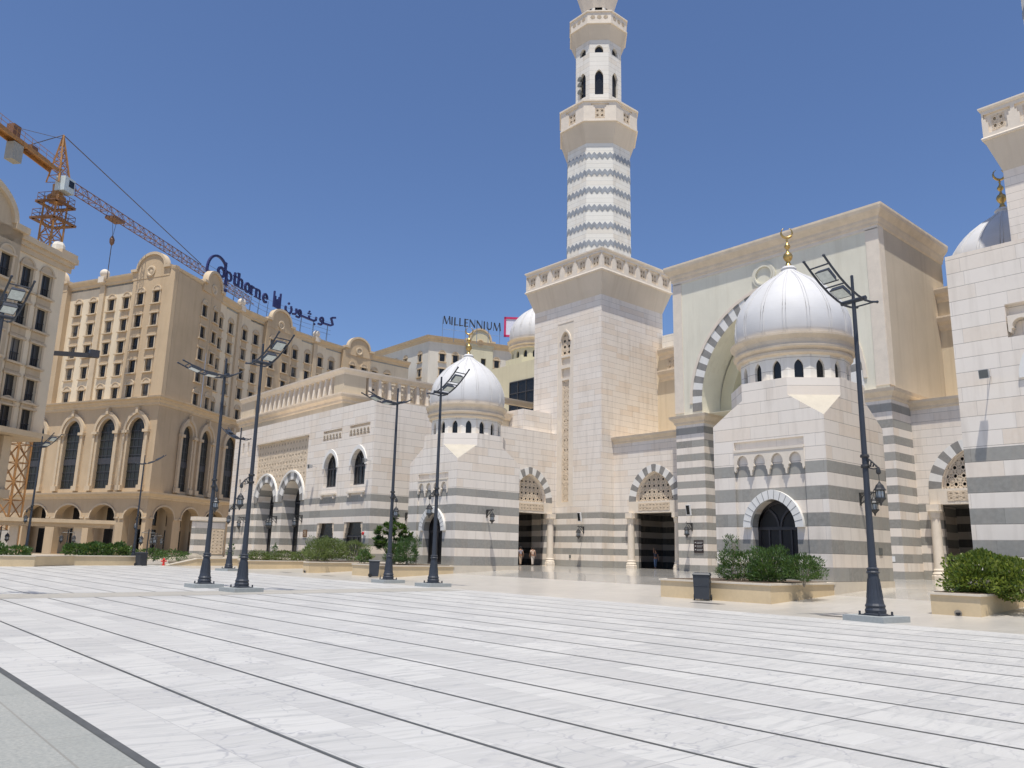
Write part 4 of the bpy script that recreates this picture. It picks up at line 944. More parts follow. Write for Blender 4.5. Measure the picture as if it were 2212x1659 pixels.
# roof, back and ends
body = PR_[:9]; 
mb = MB(); poly = [PL_[1], PL_[0]]+[along(PR_, s) for s in (5.9, 13.5, 21, 27.7, 34.8, 41.6, 49, 57, 64.4)]; back = [(poly[-1][0]+2, poly[-1][1]+16), (60, 158), (30, 158)]
mb.prism([p for p in poly]+back, 39.8, 40.3); build('roof', mb, 'concrete', HOT)
mb = MB(); e = poly[-1]; mb.poly([(e[0], e[1], 0), (e[0]+2, e[1]+16, 0), (e[0]+2, e[1]+16, 40.6), (e[0], e[1], 40.6)]); build('end_wall', mb, 'hotel_cream', HOT)
# middle storey walls with tall arched windows and ground arcade
def midwall(pl, tall, arcs, s_end, out, n_seg):
    edges = n_seg; m = MB()
    for e0, e1 in zip(edges[:-1], edges[1:]):
        a, b = along(pl, e0), along(pl, e1); A = Vector((a[0], a[1])); B = Vector((b[0], b[1])); dd = (B-A).normalized(); n = Vector((dd.y, -dd.x)); 
        if n.dot(Vector(out)) < 0: n = -n
        fr = F((a[0], a[1], 0), (dd.x, dd.y, 0), (n.x, n.y, 0)); L = (B-A).length; holes = []
        for s, hw in tall:
            if e0 < s < e1: holes.append((archhole(s-e0, hw, 9.3, 17.5, 17.5+hw*1.15, 8), s-e0, hw))
        wall(m, fr, rect(0, L, 8.0, 22.0), [h[0] for h in holes], .5)
        ah = [(s-e0, hw) for s, hw in arcs if e0 < s < e1]
        wall(m, fr, rect(0, L, 0, 8.0), [archhole(s, hw, .05, 5.3, 5.3+min(hw*.72, 1.7), 8) for s, hw in ah], 1.0, .0)
        for s, hw in ah:
            q = MB(); fr3 = fr; ring(q, fr3, (s, hw, 5.3, 5.3+min(hw*.72, 1.7)), (s, hw+.22, 5.3, 5.55+min(hw*.72, 1.7)), 6, -.02, .12, alt=False)
            fbox(q, fr3, s-hw-.75, s-hw+.02, 5.1, 5.32, -.02, .16); fbox(q, fr3, s+hw-.02, s+hw+.75, 5.1, 5.32, -.02, .16); build('arcade_arch', q, 'trim', HOT)
            q = MB(); fbox(q, fr3, s-hw+.3, s+hw-.3, .05, 3.7, -2.5, -2.4); fbox(q, fr3, s-hw*.8, s+hw*.8, 4.3, 6.7, -2.5, -2.4); build('shopfront', q, 'glass', HOT)
        q = MB(); fbox(q, fr, 3.3 if e0 == 0 else -.1, L+.1, 0, 8, -2.9, -2.5); build('arcade_back', q, 'hotel_tan', HOT)
        for _, s, hw in holes:
            q = MB(); fpoly(q, fr, archhole(s, hw+.03, 9.25, 17.5, 17.55+hw*1.15, 8), -.4); g_ = build('tall_window', q, 'glass2', HOT)
            q = MB()
            for zz in [9.4+k*1.15 for k in range(9)]: fbox(q, fr, s-hw, s+hw, zz-.05, zz+.05, -.4, -.33)
            for k in range(1, 4): x = s-hw+2*hw*k/4; fbox(q, fr, x-.035, x+.035, 9.3, 18.2, -.4, -.34)
            fbox(q, fr, s-hw, s+hw, 12.9, 13.7, -.4, -.35); build('frame', q, 'frame', g_)
            q = MB(); ring(q, fr, (s, hw, 17.5, 17.5+hw*1.15), (s, hw+.45, 17.5, 18.05+hw*1.15), 6, -.02, .16, alt=False); ring(q, fr, (s, hw+.45, 17.5, 18.05+hw*1.15), (s, hw+.9, 17.5, 18.55+hw*1.15), 6, -.02, .34, alt=False)
            for sg in (-1, 1):
                fbox(q, fr, s+sg*(hw+.22)-.21, s+sg*(hw+.22)+.21, 9.2, 17.2, -.02, .16); fbox(q, fr, s+sg*(hw+.66)-.22, s+sg*(hw+.66)+.22, 9.2, 17.2, -.02, .34); fbox(q, fr, s+sg*(hw+.5)-.55, s+sg*(hw+.5)+.55, 17.1, 17.5, -.02, .5); fbox(q, fr, s+sg*(hw+.5)-.52, s+sg*(hw+.5)+.52, 9.0, 9.7, -.02, .46)
            fbox(q, fr, s-.25, s+.25, 18.1+hw*1.15, 18.95+hw*1.15, -.02, .5); build('window_surround', q, 'trim', HOT)
    return m
m1 = midwall(PR_, [(7.2, 1.35), (12.7, 1.45), (19.9, 1.5), (27, 1.5), (35, 1.5), (43, 1.5), (51, 1.5)], [(3.6, 2.2), (10.3, 2.5), (17.2, 2.5), (24.2, 2.4)], 64, (1, -1), [0, 5.88, 9.95, 16.2, 23.5, 31, 39, 47, 56, 64.4][0:1]+[6.0, 15.0, 23.4, 31, 39, 47, 56, 64.4])
m2 = midwall(PL_, [(3.7, 1.55), (9.65, 1.65), (16.8, 1.65), (24.6, 1.65)], [(2.5, 1.75), (8.5, 2.5), (15.5, 2.6), (22.5, 2.5)], 39, (-1, -.4), [0, 39.0])
build('middle_wall', m1, 'hotel_tan', HOT); build('middle_wall', m2, 'hotel_tan', HOT)
path = [PL_[1], PL_[0]]+[along(PR_, s) for s in (5.9, 12, 20.5, 27.7, 34.8, 41.6, 49, 57, 64.4)]
mb = MB(); cornice(mb, path, [(0, 20.9), (.15, 21.0), (.2, 21.3), (.45, 21.5), (.5, 21.75), (.95, 21.9), (1.0, 22.1), (-.5, 22.15)]); build('main_cornice', mb, 'trim', HOT)
mb = MB(); cornice(mb, path, [(0, 7.85), (.15, 7.95), (.2, 8.15), (.5, 8.35), (.8, 8.5), (.85, 8.72), (-.5, 8.78)]); build('base_cornice', mb, 'trim', HOT)
mb = MB(); cornice(mb, path, [(0, 40.1), (.2, 40.2), (.25, 40.5), (.5, 40.7), (.75, 40.95), (.8, 41.2), (-.6, 41.25), (-.6, 40.1)]); build('parapet', mb, 'trim', HOT)
def gable(pl, s0, s1, out, parent, zb=40.5, zs=41.6, zt=43.6, off=.8, mat='hotel_tan'):
    a, b = along(pl, s0), along(pl, s1); A = Vector((a[0], a[1])); B = Vector((b[0], b[1])); dd = (B-A).normalized(); n = Vector((dd.y, -dd.x))
    if n.dot(Vector(out)) < 0: n = -n
    fr = F((a[0]+n.x*off, a[1]+n.y*off, 0), (dd.x, dd.y, 0), (n.x, n.y, 0)); L = (B-A).length; c = L/2; hw = L*.36
    outl = [(0, zb-.6), (L, zb-.6), (L, zs-.2), (c+hw+.25, zs-.1)]+archpts(c, hw, zs, zt, 8)+[(c-hw-.25, zs-.1), (0, zs-.2)]
    mb = MB(); fext(mb, fr, outl, -.7, 0); g = build('gable', mb, mat, parent)
    mb = MB(); ring(mb, fr, (c, hw-.1, zs, zt-.1), (c, hw+.28, zs, zt+.3), 8, -.75, .22, alt=False)
    for x0, x1 in ((-.2, c-hw), (c+hw, L+.2)): fbox(mb, fr, x0, x1, zs-.45, zs-.05, -.75, .3)
    build('coping', mb, 'trim', g)
    mb = MB(); zc = zs-.25
    for k in range(20):
        a0_, a1_ = 2*math.pi*k/20, 2*math.pi*(k+1)/20; P = lambda r, an, d: fr.P(c+r*math.cos(an), zc-.4+r*math.sin(an), d)
        mb.poly([P(.62, a0_, .18), P(.85, a0_, .14), P(.85, a1_, .14), P(.62, a1_, .18)]); mb.poly([P(.85, a0_, .14), P(.85, a0_, 0), P(.85, a1_, 0), P(.85, a1_, .14)]); mb.poly([P(.62, a0_, .18), P(.62, a1_, .18), P(.45, a1_, .03), P(.45, a0_, .03)])
        mb.poly([P(.0, a0_, .09), P(.3, a0_, .05), P(.3, a1_, .05)])
        if k % 2: mb.poly([P(.3, a0_, .05), P(.46, a0_, .03), P(.46, a1_, .03), P(.3, a1_, .05)])
    build('medallion', mb, 'trim', g)
gable(PL_, .1, 7.5, (-1, -.4), HOT); gable(PR_, 6.0, 12.3, (1, -1), HOT); gable(PR_, 26, 33.2, (1, -1), HOT); gable(PR_, 47.6, 54.5, (1, -1), HOT); gable(PL_, 21.6, 28.6, (-1, -.4), HOT)
for pl, s, o_ in ((PR_, 19.0, (1, -1)), (PR_, 40.0, (1, -1)), (PL_, 14.3, (-1, -.4))):
    a, b = along(pl, s-.9), along(pl, s+.9); dd = (Vector(b)-Vector(a)).normalized(); n = Vector((dd.y, -dd.x)); n = n if n.dot(Vector(o_)) > 0 else -n
    fr = F((a[0], a[1], 0), (dd.x, dd.y, 0), (n.x, n.y, 0)); mb = MB(); fbox(mb, fr, .4, 1.4, 22.1, 40.1, -.02, .35); build('pilaster', mb, 'trim', HOT)
    mb = MB(); fbox(mb, fr, .3, 1.5, 40.5, 41.45, -.2, .85); c = fr.P(.9, 42.05, .25); mb.sphere(c, .7, 14); build('ball_finial', mb, 'beige_light', HOT)
# ---- canopy in front of the hotel
CN = thing('entrance_canopy', 'flat beige canopy on square columns in front of the hotel arcade', 'canopy', (18, 97, 0))
cu = Vector((25.9-15.1, 96.6-98.9, 0)).normalized(); fr = F((25.9, 96.5, 0), -cu, (-.2, -1, 0))
mb = MB(); fbox(mb, fr, 0, 34, 3.75, 4.15, -5, .3); fbox(mb, fr, .5, 34, 3.35, 3.75, -4.6, 0); build('roof', mb, 'trim', CN)
for s in (3.6, 9.6, 16.5, 23.5):
    for d in (-.6, -4.0):
        mb = MB(); fbox(mb, fr, s-.4, s+.4, 0, 3.4, d-.4, d+.1); build('column', mb, 'coping', CN)
mb = MB(); fbox(mb, fr, 10.2, 13.3, 0, 2.9, -7, -6.6); build('booth', mb, 'white_block', CN)
# ---- hotel at the left edge
HL = thing('hotel', 'nearer cream hotel block cut off by the left edge of the view', 'hotel', (12, 80, 0))
wl = WinKind('window', 1.2, 2.0, False); wla = WinKind('arched_window', 1.2, 2.0, True)
W0 = Vector((14.55, 80.3)); D0 = Vector((-.79, -.613)).normalized(); N0 = Vector((.613, -.79)).normalized()
N0 = Vector((D0.y, -D0.x)); N0 = N0 if N0.dot(Vector((0.3, -1))) > 0 else -N0
fr = F((W0.x, W0.y, 0), (D0.x, D0.y, 0), (N0.x, N0.y, 0)); mb = MB()
zr = [25.2, 22.0, 18.75, 15.55, 12.9]
cs = [2.1, 4.35]; holes = [rect(s-.6, s+.6, z-2.0, z) for s in cs for z in zr]
wall(mb, fr, rect(0, 6.2, 10.5, 26.9), holes, .35)
E1 = fr.P(0, 0, -14); E0 = fr.P(0, 0, 0); mb.poly([(E0.x, E0.y, 10.5), (E1.x, E1.y, 10.5), (E1.x, E1.y, 26.9), (E0.x, E0.y, 26.9)])
build('light_wall', mb, 'hotel_cream', HL)
for s in cs:
    for k, z in enumerate(zr): (wla if k in (0, 4) else wl).put(HL, fr.P(s, z, 0), fr)
mb = MB()
for s in cs:
    for k in range(4): fbox(mb, fr, s-.8, s+.8, zr[k+1]+.35, zr[k]-2.25, -.01, .06)
wall(mb, F(fr.P(6.2, 0, .8), fr.u, fr.n), rect(0, 9, 10.5, 27.6), [rect(s-.6, s+.6, z-2.0, z) for s in (1.3, 4.6) for z in zr], .35)
P = fr.P(6.2, 0, .8); Q = fr.P(6.2, 0, -1); mb.poly([(P.x, P.y, 10.5), (Q.x, Q.y, 10.5), (Q.x, Q.y, 27.6), (P.x, P.y, 27.6)]); build('projecting_bay', mb, 'tan', HL)
for s in (1.3, 4.6):
    for k, z in enumerate(zr): (wla if k in (0, 4) else wl).put(HL, fr.P(6.2+s, z, .8), fr)
mb = MB(); c = 4.5; f2 = F(fr.P(6.2, 0, .8), fr.u, fr.n); fext(mb, f2, [(0, 26.4), (11, 26.4), (11, 27.9), (10.2, 27.9)]+archpts(5.6, 4.5, 27.95, 30.9, 12)+[(1.0, 27.9), (0, 27.9)], -.8, 0); build('gable', mb, 'tan', HL)
mb = MB(); ring(mb, f2, (5.6, 4.3, 27.95, 30.7), (5.6, 4.75, 27.95, 31.25), 12, -.9, .3, alt=False); fbox(mb, f2, -.4, 1.1, 27.5, 28.05, -.9, .35); fbox(mb, fr, -.6, 6.2, 26.8, 27.2, -1.5, .35); fbox(mb, fr, -.75, 6.2, 27.2, 27.7, -1.5, .6); fbox(mb, fr, -.5, 6.2, 26.3, 26.8, -.02, .15); build('cornice', mb, 'trim', HL)
mb = MB(); fbox(mb, fr, -.9, 1.1, 27.75, 28.2, -2.5, .3); build('corner_plinth', mb, 'trim', HL)
mb = MB(); q = fr.P(.4, 28.2, -.8); mb.lathe([(.6, 28.2), (.55, 28.8), (.4, 29.1)], (q.x, q.y), 6); build('corner_finial', mb, 'hotel_white', HL)
mb = MB(); q = f2.P(4.5, 28.9, 0)
for k in range(20):
    a0_, a1_ = 2*math.pi*k/20, 2*math.pi*(k+1)/20; P2 = lambda r, an, d: f2.P(5.2+r*math.cos(an), 27.2+r*math.sin(an), d)
    mb.poly([P2(.8, a0_, .2), P2(1.15, a0_, .15), P2(1.15, a1_, .15), P2(.8, a1_, .2)]); mb.poly([P2(1.15, a0_, .15), P2(1.15, a0_, 0), P2(1.15, a1_, 0), P2(1.15, a1_, .15)])
build('medallion', mb, 'trim', HL)
mb = MB(); mb.hexa([fr.P(-.6, 10.45, -8), fr.P(18, 10.45, -8), fr.P(18, 10.45, 1.2), fr.P(-.6, 10.45, 1.2), fr.P(-.6, 10.9, -8), fr.P(18, 10.9, -8), fr.P(18, 10.9, 1.3), fr.P(-.6, 10.9, 1.3)]); build('balcony_slab', mb, 'trim', HL)
mb = MB(); mb.hexa([fr.P(5.2, 0, -9), fr.P(18, 0, -9), fr.P(18, 0, -.5), fr.P(5.2, 0, -.5), fr.P(3.4, 10.45, -9), fr.P(18, 10.45, -9), fr.P(18, 10.45, -.2), fr.P(3.4, 10.45, -.2)] if False else [fr.P(2.9, 0, -9), fr.P(18, 0, -9), fr.P(18, 0, -.6), fr.P(2.9, 0, -.6), fr.P(2.9, 10.45, -9), fr.P(18, 10.45, -9), fr.P(18, 10.45, -.6), fr.P(2.9, 10.45, -.6)]); build('lower_wall', mb, 'hotel_tan', HL)
mb = MB()
for s in (2.95, 4.6, 6.2): fbox(mb, fr, s, s+.9, 4.7, 10.4, -.6, -.2)
fbox(mb, fr, 2.7, 12, 5.2, 5.9, -.6, .1); build('pilaster', mb, 'trim', HL)
# ---- far pale hotel
HM = thing('hotel', 'distant pale hotel under the black rooftop lettering', 'hotel', (100, 145, 0)); Rm = 1.0
C0 = Vector((97.0, 139.4)); dl = Vector((0, 1)); dr = Vector((15.4, -4.7)).normalized()
wm = WinKind('window', 1.2, 1.75, False); wma = WinKind('arched_window', 1.2, 1.75, True)
frl = F((C0.x, C0.y, 0), (0, 1, 0), (-1, 0, 0)); frr = F((C0.x, C0.y, 0), (dr.x, dr.y, 0), (dr.y, -dr.x, 0))
ZR = [44.4, 41.0, 37.6, 34.2, 30.8]; mb = MB()
wall(mb, frl, rect(0, 45, 0, 47.4), [rect(s-.6, s+.6, z-1.75, z) for s in (3.2, 9, 13, 18, 24) for z in ZR], .3)
cs = [3.2, 6.3, 9.9, 12.9, 16.3, 20, 24]
wall(mb, frr, rect(0, 34, 0, 47.4), [rect(s-.6, s+.6, z-1.75, z) for s in cs for z in ZR], .3)
A = frl.P(45, 0, 0); B = frr.P(34, 0, 0); mb.poly([(C0.x, C0.y, 47.4), (B.x, B.y, 47.4), (A.x+30, A.y, 47.4), (A.x, A.y, 47.4)]); build('wall', mb, 'hotel_white', HM)
for f_, ss in ((frl, (3.2, 9, 13, 18, 24)), (frr, cs)):
    for s in ss:
        for k, z in enumerate(ZR): (wma if k == 0 else wm).put(HM, f_.P(s, z, 0), f_)
mb = MB(); cornice(mb, [(A.x, A.y), (C0.x, C0.y), (B.x, B.y)], [(0, 46.9), (.2, 47.1), (.3, 47.4), (.7, 47.7), (.9, 48.1), (-.4, 48.2)]); build('cornice', mb, 'trim', HM)
mb = MB(); fbox(mb, frr, 8.6, 14.4, 28, 47.0, -.02, .0 if False else .03)
gable([(C0.x, C0.y), (B.x, B.y)], 8.6, 15.4, (-1, -1), HM, zb=47.6, zs=48.6, zt=51.0, off=.5, mat='hall')
mb = MB(); wall(mb, F(frr.P(8.8, 0, .4), frr.u, frr.n), rect(0, 6.4, 28, 47.2), [rect(s-8.8-.6, s-8.8+.6, z-1.75, z) for s in (9.9, 12.9) for z in ZR], .4); build('projecting_bay', mb, 'hall', HM)
# ================================================================ rooftop letters
def stroke(mb, fr, pts, w, d0, d1):
    for p, q in zip(pts[:-1], pts[1:]):
        dx, dz = q[0]-p[0], q[1]-p[1]; l = math.hypot(dx, dz) or 1e-6; nx, nz = -dz/l*w/2, dx/l*w/2; ex, ez = dx/l*w*.18, dz/l*w*.18
        A = [(p[0]-ex+nx, p[1]-ez+nz), (p[0]-ex-nx, p[1]-ez-nz), (q[0]+ex-nx, q[1]+ez-nz), (q[0]+ex+nx, q[1]+ez+nz)]
        mb.hexa([fr.P(*A[0], d0), fr.P(*A[1], d0), fr.P(*A[2], d0), fr.P(*A[3], d0), fr.P(*A[0], d1), fr.P(*A[1], d1), fr.P(*A[2], d1), fr.P(*A[3], d1)])
def arc(cx, cz, rx, rz, a0, a1, n=12): return [(cx+rx*math.cos(R(a0+(a1-a0)*k/n)), cz+rz*math.sin(R(a0+(a1-a0)*k/n))) for k in range(n+1)]
SG = [(39.7, 119.5), (54.9, 130.25), (58.5, 132.0), (64, 134.3), (73.5, 136.56)]
def sframe(s):
    a, b = along(SG, s), along(SG, s+.8); d = (Vector(b)-Vector(a)).normalized(); n = Vector((d.y, -d.x)); n = n if n.dot(Vector((1, -1))) > 0 else -n
    return F((a[0], a[1], 0), (d.x, d.y, 0), (n.x, n.y, 0))
SC = thing('rooftop_sign', 'navy blue serif lettering with Arabic script on steel props along the curved roof', 'sign', (55, 130, 41))
def letter(s, strokes, mat='navy', par=SC, fr=None, name='letter', dep=.3):
    fr = fr or sframe(s); mb = MB()
    for pts, w in strokes: stroke(mb, fr, pts, w, 0, dep)
    return build(name, mb, mat, par)
zb = 44.05; W = .27; C_ = sframe(1.0)
serif = lambda x, z, w=.5: ([(x-w/2, z), (x+w/2, z)], .17)
letter(1.3, [(arc(2.9, 44.25, 2.75, 2.85, 42, 185, 18), .36), ([(4.85, 46.75), (4.85, 45.2)], .42), (arc(2.9, 44.2, 2.75, 2.75, 185, 250, 8), .36), (arc(3.4, 43.9, 3.0, 2.3, 250, 318, 8), .45)])
letter(4.15, [(arc(1.0, zb+.78, .84, .74, 0, 360, 16), .38)])
letter(6.3, [([(.3, zb+1.5), (.3, zb-.85)], .4), (arc(.95, zb+.75, .75, .72, 150, -150, 12), W), serif(.3, zb-.85, 1.0), serif(.12, zb+1.45, .55)])
letter(8.45, [([(.5, zb+2.0), (.5, zb+.25), (.85, zb+.05), (1.15, zb+.12)], .38), ([(.1, zb+1.45), (1.2, zb+1.45)], .2)])
letter(9.8, [([(.3, zb+2.3), (.3, zb)], .38), ([(.3, zb+1.1), (.75, zb+1.5), (1.2, zb+1.45), (1.4, zb+1.1), (1.4, zb)], W), serif(.3, zb, .8), serif(1.4, zb, .8), serif(.12, zb+2.25, .5)])
letter(11.95, [(arc(.85, zb+.75, .68, .74, 0, 360, 16), .38)])
letter(13.75, [([(.3, zb+1.5), (.3, zb)], .38), ([(.3, zb+1.0), (.7, zb+1.45), (1.1, zb+1.35)], W), serif(.3, zb, .8), serif(.14, zb+1.45, .5)])
letter(15.3, [([(.3, zb+1.5), (.3, zb)], .38), ([(.3, zb+1.1), (.75, zb+1.5), (1.25, zb+1.45), (1.45, zb+1.1), (1.45, zb)], W), serif(.3, zb, .8), serif(1.45, zb, .8), serif(.14, zb+1.45, .5)])
letter(17.75, [(arc(.8, zb+.75, .66, .74, 0, 315, 14), .36), ([(.15, zb+.8), (1.45, zb+.8)], .2)])
fr = sframe(20.75); mb = MB()
for k, h in enumerate((2.95, 2.1, 1.55, 1.7, 2.2, 2.95)): fbox(mb, fr, .03+k*.34, .28+k*.34, 43.95, 43.95+h, 0, .3)
build('bar_logo', mb, 'navy', SC)
za = 44.3; aw = .34
letter(24.05, [(arc(.85, za+.4, .8, .85, 20, -200, 12), aw), ([(1.6, za+.6), (1.5, za+1.05)], .28), ([(.8, za+1.35), (.9, za+1.5)], .38)])
letter(26.0, [([(.95, za+1.0), (1.05, za+.4), (.75, za-.1), (.1, za-.2)], aw)])
def waw(s): return letter(s, [(arc(.9, za+.6, .38, .42, 0, 360, 12), aw), ([(1.28, za+.5), (1.2, za), (.75, za-.45), (.1, za-.4)], aw)])
waw(27.0)
letter(28.15, [([(0, za+.1), (2.2, za), (3.6, za-.05), (4.1, za+.2), (4.15, za+.8)], .36), ([(2.3, za), (2.3, za+.6)], aw), ([(2.0, za+1.0), (2.15, za+1.1)], .32), ([(2.5, za+1.0), (2.65, za+1.1)], .32), ([(2.25, za+1.42), (2.35, za+1.52)], .32), ([(3.7, za-.7), (3.85, za-.6)], .38)], name='joined_letters')
waw(32.55)
letter(33.75, [([(0, za), (2.0, za), (2.55, za+.3), (2.2, za+1.1), (2.0, za+1.45), (2.3, za+1.65), (3.1, za+1.85)], .36)])
mb = MB()
for zz in (44.9, 43.3, 42.5):
    pts = [(*along(SG, s), zz) for s in range(2, 38, 2)]; mb.tube([Vector(p)-Vector((-.1, .3, 0))*0 for p in pts], .035, 5)
for s in [4.2, 6.7, 9.5, 12, 14.5, 17, 19.5, 22, 25.5, 28.5, 31.5, 35]:
    f_ = sframe(s); mb.tube([f_.P(0, 40.8, -.1), f_.P(.25, 44.6, -.1)], .05, 5); mb.tube([f_.P(.9, 40.8, -.9), f_.P(.35, 44.6, -.15)], .05, 5); mb.tube([f_.P(0, 41.6, -.1), f_.P(.8, 41.6, -.7)], .03, 5)
build('support_frame', mb, 'sign_frame', SC)
SM = thing('rooftop_sign', 'black capital lettering with a magenta square on the distant roof', 'sign', (105, 134, 48))
u = Vector((109.69-99.33, 129.85-137.96, 0)).normalized(); n = Vector((-u.y, u.x, 0)); n = n if n.dot(Vector((-1, -1, 0))) > 0 else -n
fr = F((99.33, 137.96, 0), u, n); H = 1.75; z0 = 51.05
def zbl(x): return z0-.103*x
G = {'M': (1.55, [([(.1, 0), (.25, 1)], .12), ([(.25, 1), (.75, 0)], .3), ([(.75, 0), (1.25, 1)], .12), ([(1.25, 1), (1.4, 0)], .3)]),
     'I': (.55, [([(.2, 0), (.2, 1)], .3)]), 'L': (.95, [([(.2, 0), (.2, 1)], .3), ([(.2, .05), (.85, .05)], .16)]),
     'E': (1.0, [([(.2, 0), (.2, 1)], .3), ([(.2, .05), (.85, .05)], .15), ([(.2, .5), (.75, .5)], .13), ([(.2, .95), (.85, .95)], .15)]),
     'N': (1.35, [([(.15, 0), (.15, 1)], .14), ([(.15, 1), (1.1, 0)], .3), ([(1.1, 0), (1.1, 1)], .14)]),
     'U': (1.3, [([(.2, 1), (.2, .3), (.4, .05), (.8, .05), (1.0, .3), (1.0, 1)], .22)])}
x = .1; tot = sum(G[c][0] for c in 'MILLENNIUM'); sx = 13.0/tot
for ch in 'MILLENNIUM':
    mb = MB()
    for pts, w in G[ch][1]: stroke(mb, fr, [(x+p[0]*sx, zbl(x)+p[1]*H+.103*0) for p in pts], w, 0, .25)
    build('letter', mb, 'black_letter', SM); x += G[ch][0]*sx
mb = MB(); x0_ = 13.75; z1 = zbl(x0_)-1.1
fbox(mb, fr, x0_, x0_+.45, z1, z1+4.6, 0, .3); fbox(mb, fr, x0_, x0_+4.8, z1+4.15, z1+4.6, 0, .3); fbox(mb, fr, x0_, x0_+4.8, z1, z1+.45, 0, .3); fbox(mb, fr, x0_+4.4, x0_+4.8, z1, z1+4.6, 0, .3); build('square_logo', mb, 'magenta', SM)
mb = MB(); fbox(mb, fr, x0_+.45, x0_+4.4, z1+.45, z1+4.15, 0, .15); build('logo_back', mb, 'sign_white', SM)
mb = MB()
for k in range(6): xx = .1+k*2.55; mb.tube([fr.P(xx, 47, -.1), fr.P(xx, zbl(xx)+1.6, -.1)], .06, 5)
mb.tube([fr.P(0, z0-1.1, -.1), fr.P(13.4, z0-2.4, -.1)], .04, 5); build('support_frame', mb, 'sign_frame', SM)
# ================================================================ tower crane
CR = thing('tower_crane', 'orange lattice tower crane with long jib and grey counterweight above the hotels', 'crane', (15.9, 98.8, 0))
cx, cy = 15.9, 98.8; J = Vector((37.5-8.3, 111.2-86.5, 0)).normalized(); J = Vector((.655, .755, 0)).normalized()
J = Vector((21.54, 17.55, 0)).normalized() if True else J
Sd = Vector((-J.y, J.x, 0)); zj = 42.4; JL = 46.0
def truss_box(mb, A, B, w, h, nseg, r, side, up=Vector((0, 0, 1)), tri=False):
    A = Vector(A); B = Vector(B); cs = [side*w/2, -side*w/2, up*h if tri else side*w/2+up*h] + ([] if tri else [-side*w/2+up*h])
    for c_ in cs: mb.tube([A+c_, B+c_], r*1.5, 4)
    K = len(cs)
    for i in range(nseg):
        p, q = A.lerp(B, i/nseg), A.lerp(B, (i+1)/nseg)
        order = [(0, 1), (1, 3), (3, 2), (2, 0)] if not tri else [(0, 1), (1, 2), (2, 0)]
        for a, b in order:
            mb.tube([p+cs[a], p+cs[b]], r*.8, 3, cap=False); mb.tube([p+cs[a], q+cs[b]] if i % 2 else [p+cs[b], q+cs[a]], r*.8, 3, cap=False)
mw = 1.65; mb = MB(); Mx = Vector((1, 0, 0)).lerp(J, 1).normalized(); sA = Vector((.8, .6, 0)); sB = Vector((-.6, .8, 0))
o0 = Vector((cx, cy, 0))
cs = [o0+sA*a*mw/2+sB*b*mw/2 for a, b in ((1, 1), (1, -1), (-1, -1), (-1, 1))]
for c_ in cs: mb.box(c_.x-.09, c_.x+.09, c_.y-.09, c_.y+.09, 0, 40.4)
for i in range(20):
    z0_ = i*1.98; z1_ = z0_+1.98
    for k in range(4):
        a, b = cs[k], cs[(k+1) % 4]; mb.bar(a+Vector((0, 0, z0_)), b+Vector((0, 0, z0_)), .09); mb.bar(a+Vector((0, 0, z0_)), b+Vector((0, 0, z1_)), .08); mb.bar(b+Vector((0, 0, z0_)), a+Vector((0, 0, z1_)), .08)
build('mast', mb, 'orange', CR)
mb = MB()
for zz, e in ((39.6, 1.6), (37.5, 1.85)):
    for k in range(4):
        a = o0+(cs[k]-o0)*e; b = o0+(cs[(k+1) % 4]-o0)*e; mb.bar(a+Vector((0, 0, zz)), b+Vector((0, 0, zz)), .6, .1)
        for h in (.55, 1.05): mb.bar(a+Vector((0, 0, zz+h)), b+Vector((0, 0, zz+h)), .05)
        for t in (0, .33, .66): q = a.lerp(b, t); mb.bar(q+Vector((0, 0, zz)), q+Vector((0, 0, zz+1.05)), .05)
build('platform', mb, 'orange_dark', CR)
mb = MB(); mb.lathe([(.8, 39.9), (1.0, 40.3), (.95, 40.6), (.6, 40.8), (.55, 41.2), (.6, 42.0)], (cx, cy), 12); build('turntable', mb, 'orange', CR)
mb = MB(); apx = Vector((cx, cy, 0))-J*.4+Vector((0, 0, 48.2))
for a, b in ((1, 1), (1, -1), (-1, 1), (-1, -1)):
    base = o0+J*a*1.0+Sd*b*.8+Vector((0, 0, 42.0)); mb.bar(base, apx, .16)
for i in range(1, 7):
    t = i/7; ps = [(o0+J*a*1.0+Sd*b*.8+Vector((0, 0, 42.0))).lerp(apx, t) for a, b in ((1, 1), (1, -1), (-1, -1), (-1, 1))]
    pn = [(o0+J*a*1.0+Sd*b*.8+Vector((0, 0, 42.0))).lerp(apx, t-1/7) for a, b in ((1, 1), (1, -1), (-1, -1), (-1, 1))]
    for k in range(4): mb.bar(ps[k], ps[(k+1) % 4], .07); mb.bar(pn[k], ps[(k+1) % 4], .07)
build('tower_head', mb, 'orange', CR)
mb = MB(); truss_box(mb, o0+J*1.2+Vector((0, 0, zj)), o0+J*JL+Vector((0, 0, zj)), 1.1, 1.15, int(JL/1.15), .045, Sd, tri=True); build('jib', mb, 'orange_dark', CR)
mb = MB(); a = o0-J*1.0+Vector((0, 0, zj+1.0)); b = o0-J*13+Vector((0, 0, zj+1.9)); 
for s_ in (-1, 1): mb.bar(a+Sd*s_*.55, b+Sd*s_*.55, .14, .42)
mb.bar(a+Vector((0, 0, .2)), b+Vector((0, 0, .2)), 1.2, .06)
for s_ in (-1, 1):
    for h in (.7, 1.2): mb.bar(a+Sd*s_*.7+Vector((0, 0, h)), b+Sd*s_*.7+Vector((0, 0, h)), .04)
    for k in range(12): q = a.lerp(b, k/11)+Sd*s_*.7; mb.bar(q, q+Vector((0, 0, 1.2)), .04)
build('counter_jib', mb, 'orange', CR)
mb = MB(); q = o0-J*6.8+Vector((0, 0, zj+.15)); mb.bar(q-J*.65, q+J*.65, 1.0, 2.0); build('counterweight', mb, 'concrete', CR)
